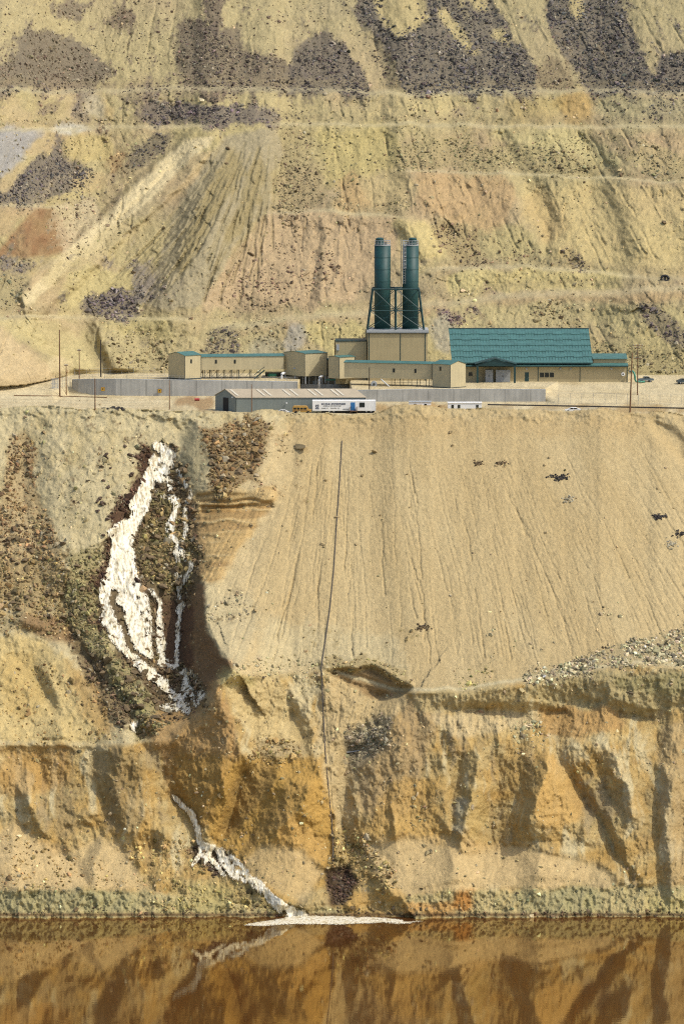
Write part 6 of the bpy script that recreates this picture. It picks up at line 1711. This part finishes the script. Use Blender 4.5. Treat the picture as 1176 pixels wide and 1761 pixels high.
debris(1152, 936, 16, 12, 14, 'pale grey debris scatter below the dark grey heap', (M_STEEL, M_RP), seed=5)
debris(726, 1079, 18, 8, 24, 'brown brush heap low in the middle of the smooth slope', (M_WOODD, M_RB), seed=6)
debris(824, 797, 14, 6, 14, 'brown clod heap, left of two high on the smooth slope', (M_WOOD, M_RB), seed=7)
debris(862, 796, 16, 9, 14, 'brown clod heap, right of two high on the smooth slope', (M_WOOD, M_RB), seed=8)
debris(200, 702, 34, 4, 22, 'dark brush heap on the left crest beside the brown pole', (M_WOODD, M_RD), seed=9)
debris(588, 1528, 40, 40, 30, 'dark tangle of wet rock and rods in the hollow at the foot of the hose', (M_WOODD, M_RW), seed=10)
debris(628, 1266, 34, 22, 16, 'grey scrap and timber caught in the gully beside the hose', (M_WOODD, M_RP), seed=11)
rt = G(610, 1294, .3)
t = thing('scrap_pipe', 'pale broken pipe lying in the gully below the rim', 'pipe', rt)
bm = B(); tube(bm, [(-2.2, 0, -.1), (2.4, -.1, .5)], .16, 7); obj('length', bm, M_STEEL, t)
bm = B(); tube(bm, [(-2.45, 0, -.13), (-2.205, 0, -.1)], .22, 7); obj('flange', bm, M_WOODD, t)
rt = G(1143, 481, .2)
t = thing('tyre', 'dark tyre lying on the bench high on the right of the hill', 'tyre', rt)
bm = B(); tube(bm, [(0.95 * math.cos(6.28318 * k / 20), -.3 + .3 * math.sin(6.28318 * k / 20), .35 + .75 * math.sin(6.28318 * k / 20)) for k in range(21)], .36, 8); obj('tread', bm, M_BLACK, t, True)
bm = B(); tube(bm, [(0, -.3, .35), (0, -.1, .3)], .45, 10); obj('hub', bm, M_WOODD, t)

BM = []
for s_ in range(8):
    V, F = ico_rock(100 + s_, 1)
    me = bpy.data.meshes.new('boulder'); me.from_pydata(V.tolist(), [], F.tolist()); BM.append(me)
BMV = {}
def boulder(px, py, size, mat, label, group, flat=.75, seed=0):
    r = random.Random(seed * 31 + int(px) * 7 + int(py))
    k = r.randrange(8)
    if (k, mat.name) not in BMV:
        me = BM[k].copy(); me.materials.append(mat); BMV[(k, mat.name)] = me
    o = bpy.data.objects.new('boulder', BMV[(k, mat.name)]); C.objects.link(o)
    o.location = G(px, py, size * .25)
    o.rotation_euler = (r.uniform(-.4, .4), r.uniform(-.4, .4), r.uniform(0, 6.28))
    o.scale = (size * r.uniform(.85, 1.3), size * r.uniform(.8, 1.1), size * flat * r.uniform(.8, 1.15))
    tag(o, label, 'boulder', group)
boulder(518, 767, 2.0, M_RT, 'broad flat-topped tan slab sticking out of the slope near the crest', 'slab boulders', .45)
for px_, py_, s_ in ((645, 776, .75), (622, 818, .55), (579, 889, .6), (554, 936, .55), (612, 936, .45), (653, 886, .4), (560, 826, .5), (705, 872, .35), (778, 766, .45), (700, 815, .35), (773, 743, .55), (440, 1050, .6), (433, 903, .6), (486, 904, .4), (470, 870, .4), (936, 800, .45), (938, 916, .4), (1130, 840, .4), (1158, 874, .3), (860, 1052, .35), (990, 1050, .3), (905, 998, .35)):
    boulder(px_, py_, s_, M_RT, 'pale boulder half sunk in the smooth tan slope', 'pale boulders on the smooth slope')
for px_, py_, s_ in ((392, 254, .9), (390, 280, .7), (433, 437, 1.1), (548, 472, .5), (470, 455, .5), (1142, 381, .8), (700, 330, .6), (230, 468, .6), (1005, 312, .5)):
    boulder(px_, py_, s_, M_RB, 'lone brown boulder resting on the open hillside above the plant', 'lone boulders on the hill')
zones = [([(170, 760), (262, 760), (240, 860), (200, 930), (180, 1000), (176, 1110), (150, 1090), (150, 960)], 'dark wet boulder lining the left edge of the waterfall', 'boulders left of the fall', M_RW, 34, (.4, .9)),
         ([(262, 780), (325, 800), (335, 900), (328, 1010), (262, 1020), (236, 980), (246, 900)], 'wet olive brown boulder between the two arms of the waterfall', 'boulders between the arms of the fall', M_RB, 46, (.6, 1.5)),
         ([(205, 1110), (300, 1190), (300, 1240), (236, 1255), (190, 1190)], 'olive brown boulder heaped below the left side of the waterfall', 'boulders below the fall', M_RB, 36, (.6, 1.4)),
         ([(290, 1150), (345, 1160), (352, 1200), (320, 1228), (285, 1222)], 'dark boulder breaking the white water at the foot of the waterfall', 'boulders in the foot pool', M_RW, 18, (.35, .9)),
         ([(360, 745), (470, 725), (440, 815), (390, 835), (365, 810)], 'brown angular boulder in the rockfall right of the top of the waterfall', 'boulders right of the fall', M_RB, 50, (.45, 1.1)),
         ([(0, 900), (90, 900), (150, 1000), (170, 1080), (60, 1060), (0, 1040)], 'brown boulder in the rubble chute at the left edge of the pit wall', 'boulders in the left chute', M_RB, 60, (.4, 1.05)),
         ([(335, 1455), (372, 1458), (392, 1498), (372, 1510), (336, 1478)], 'dark wet boulder in the lower creek', 'boulders in the lower creek', M_RW, 30, (.3, .7)),
         ([(596, 1440), (640, 1440), (686, 1512), (640, 1530)], 'tan boulder in the fan of rubble at the foot of the gully', 'boulders at the foot of the gully', M_RT, 18, (.3, .6))]
r_ = random.Random(3)
for pts, lab, grp, mt, n, (a, b) in zones:
    k = 0; xs_ = [p[0] for p in pts]; ys_ = [p[1] for p in pts]
    while k < n:
        x_, y_ = r_.uniform(min(xs_), max(xs_)), r_.uniform(min(ys_), max(ys_))
        if inside(pts, np.array([x_]), np.array([y_]))[0]:
            boulder(x_, y_, a + (b - a) * r_.random() ** 2, mt, lab, grp, seed=k); k += 1
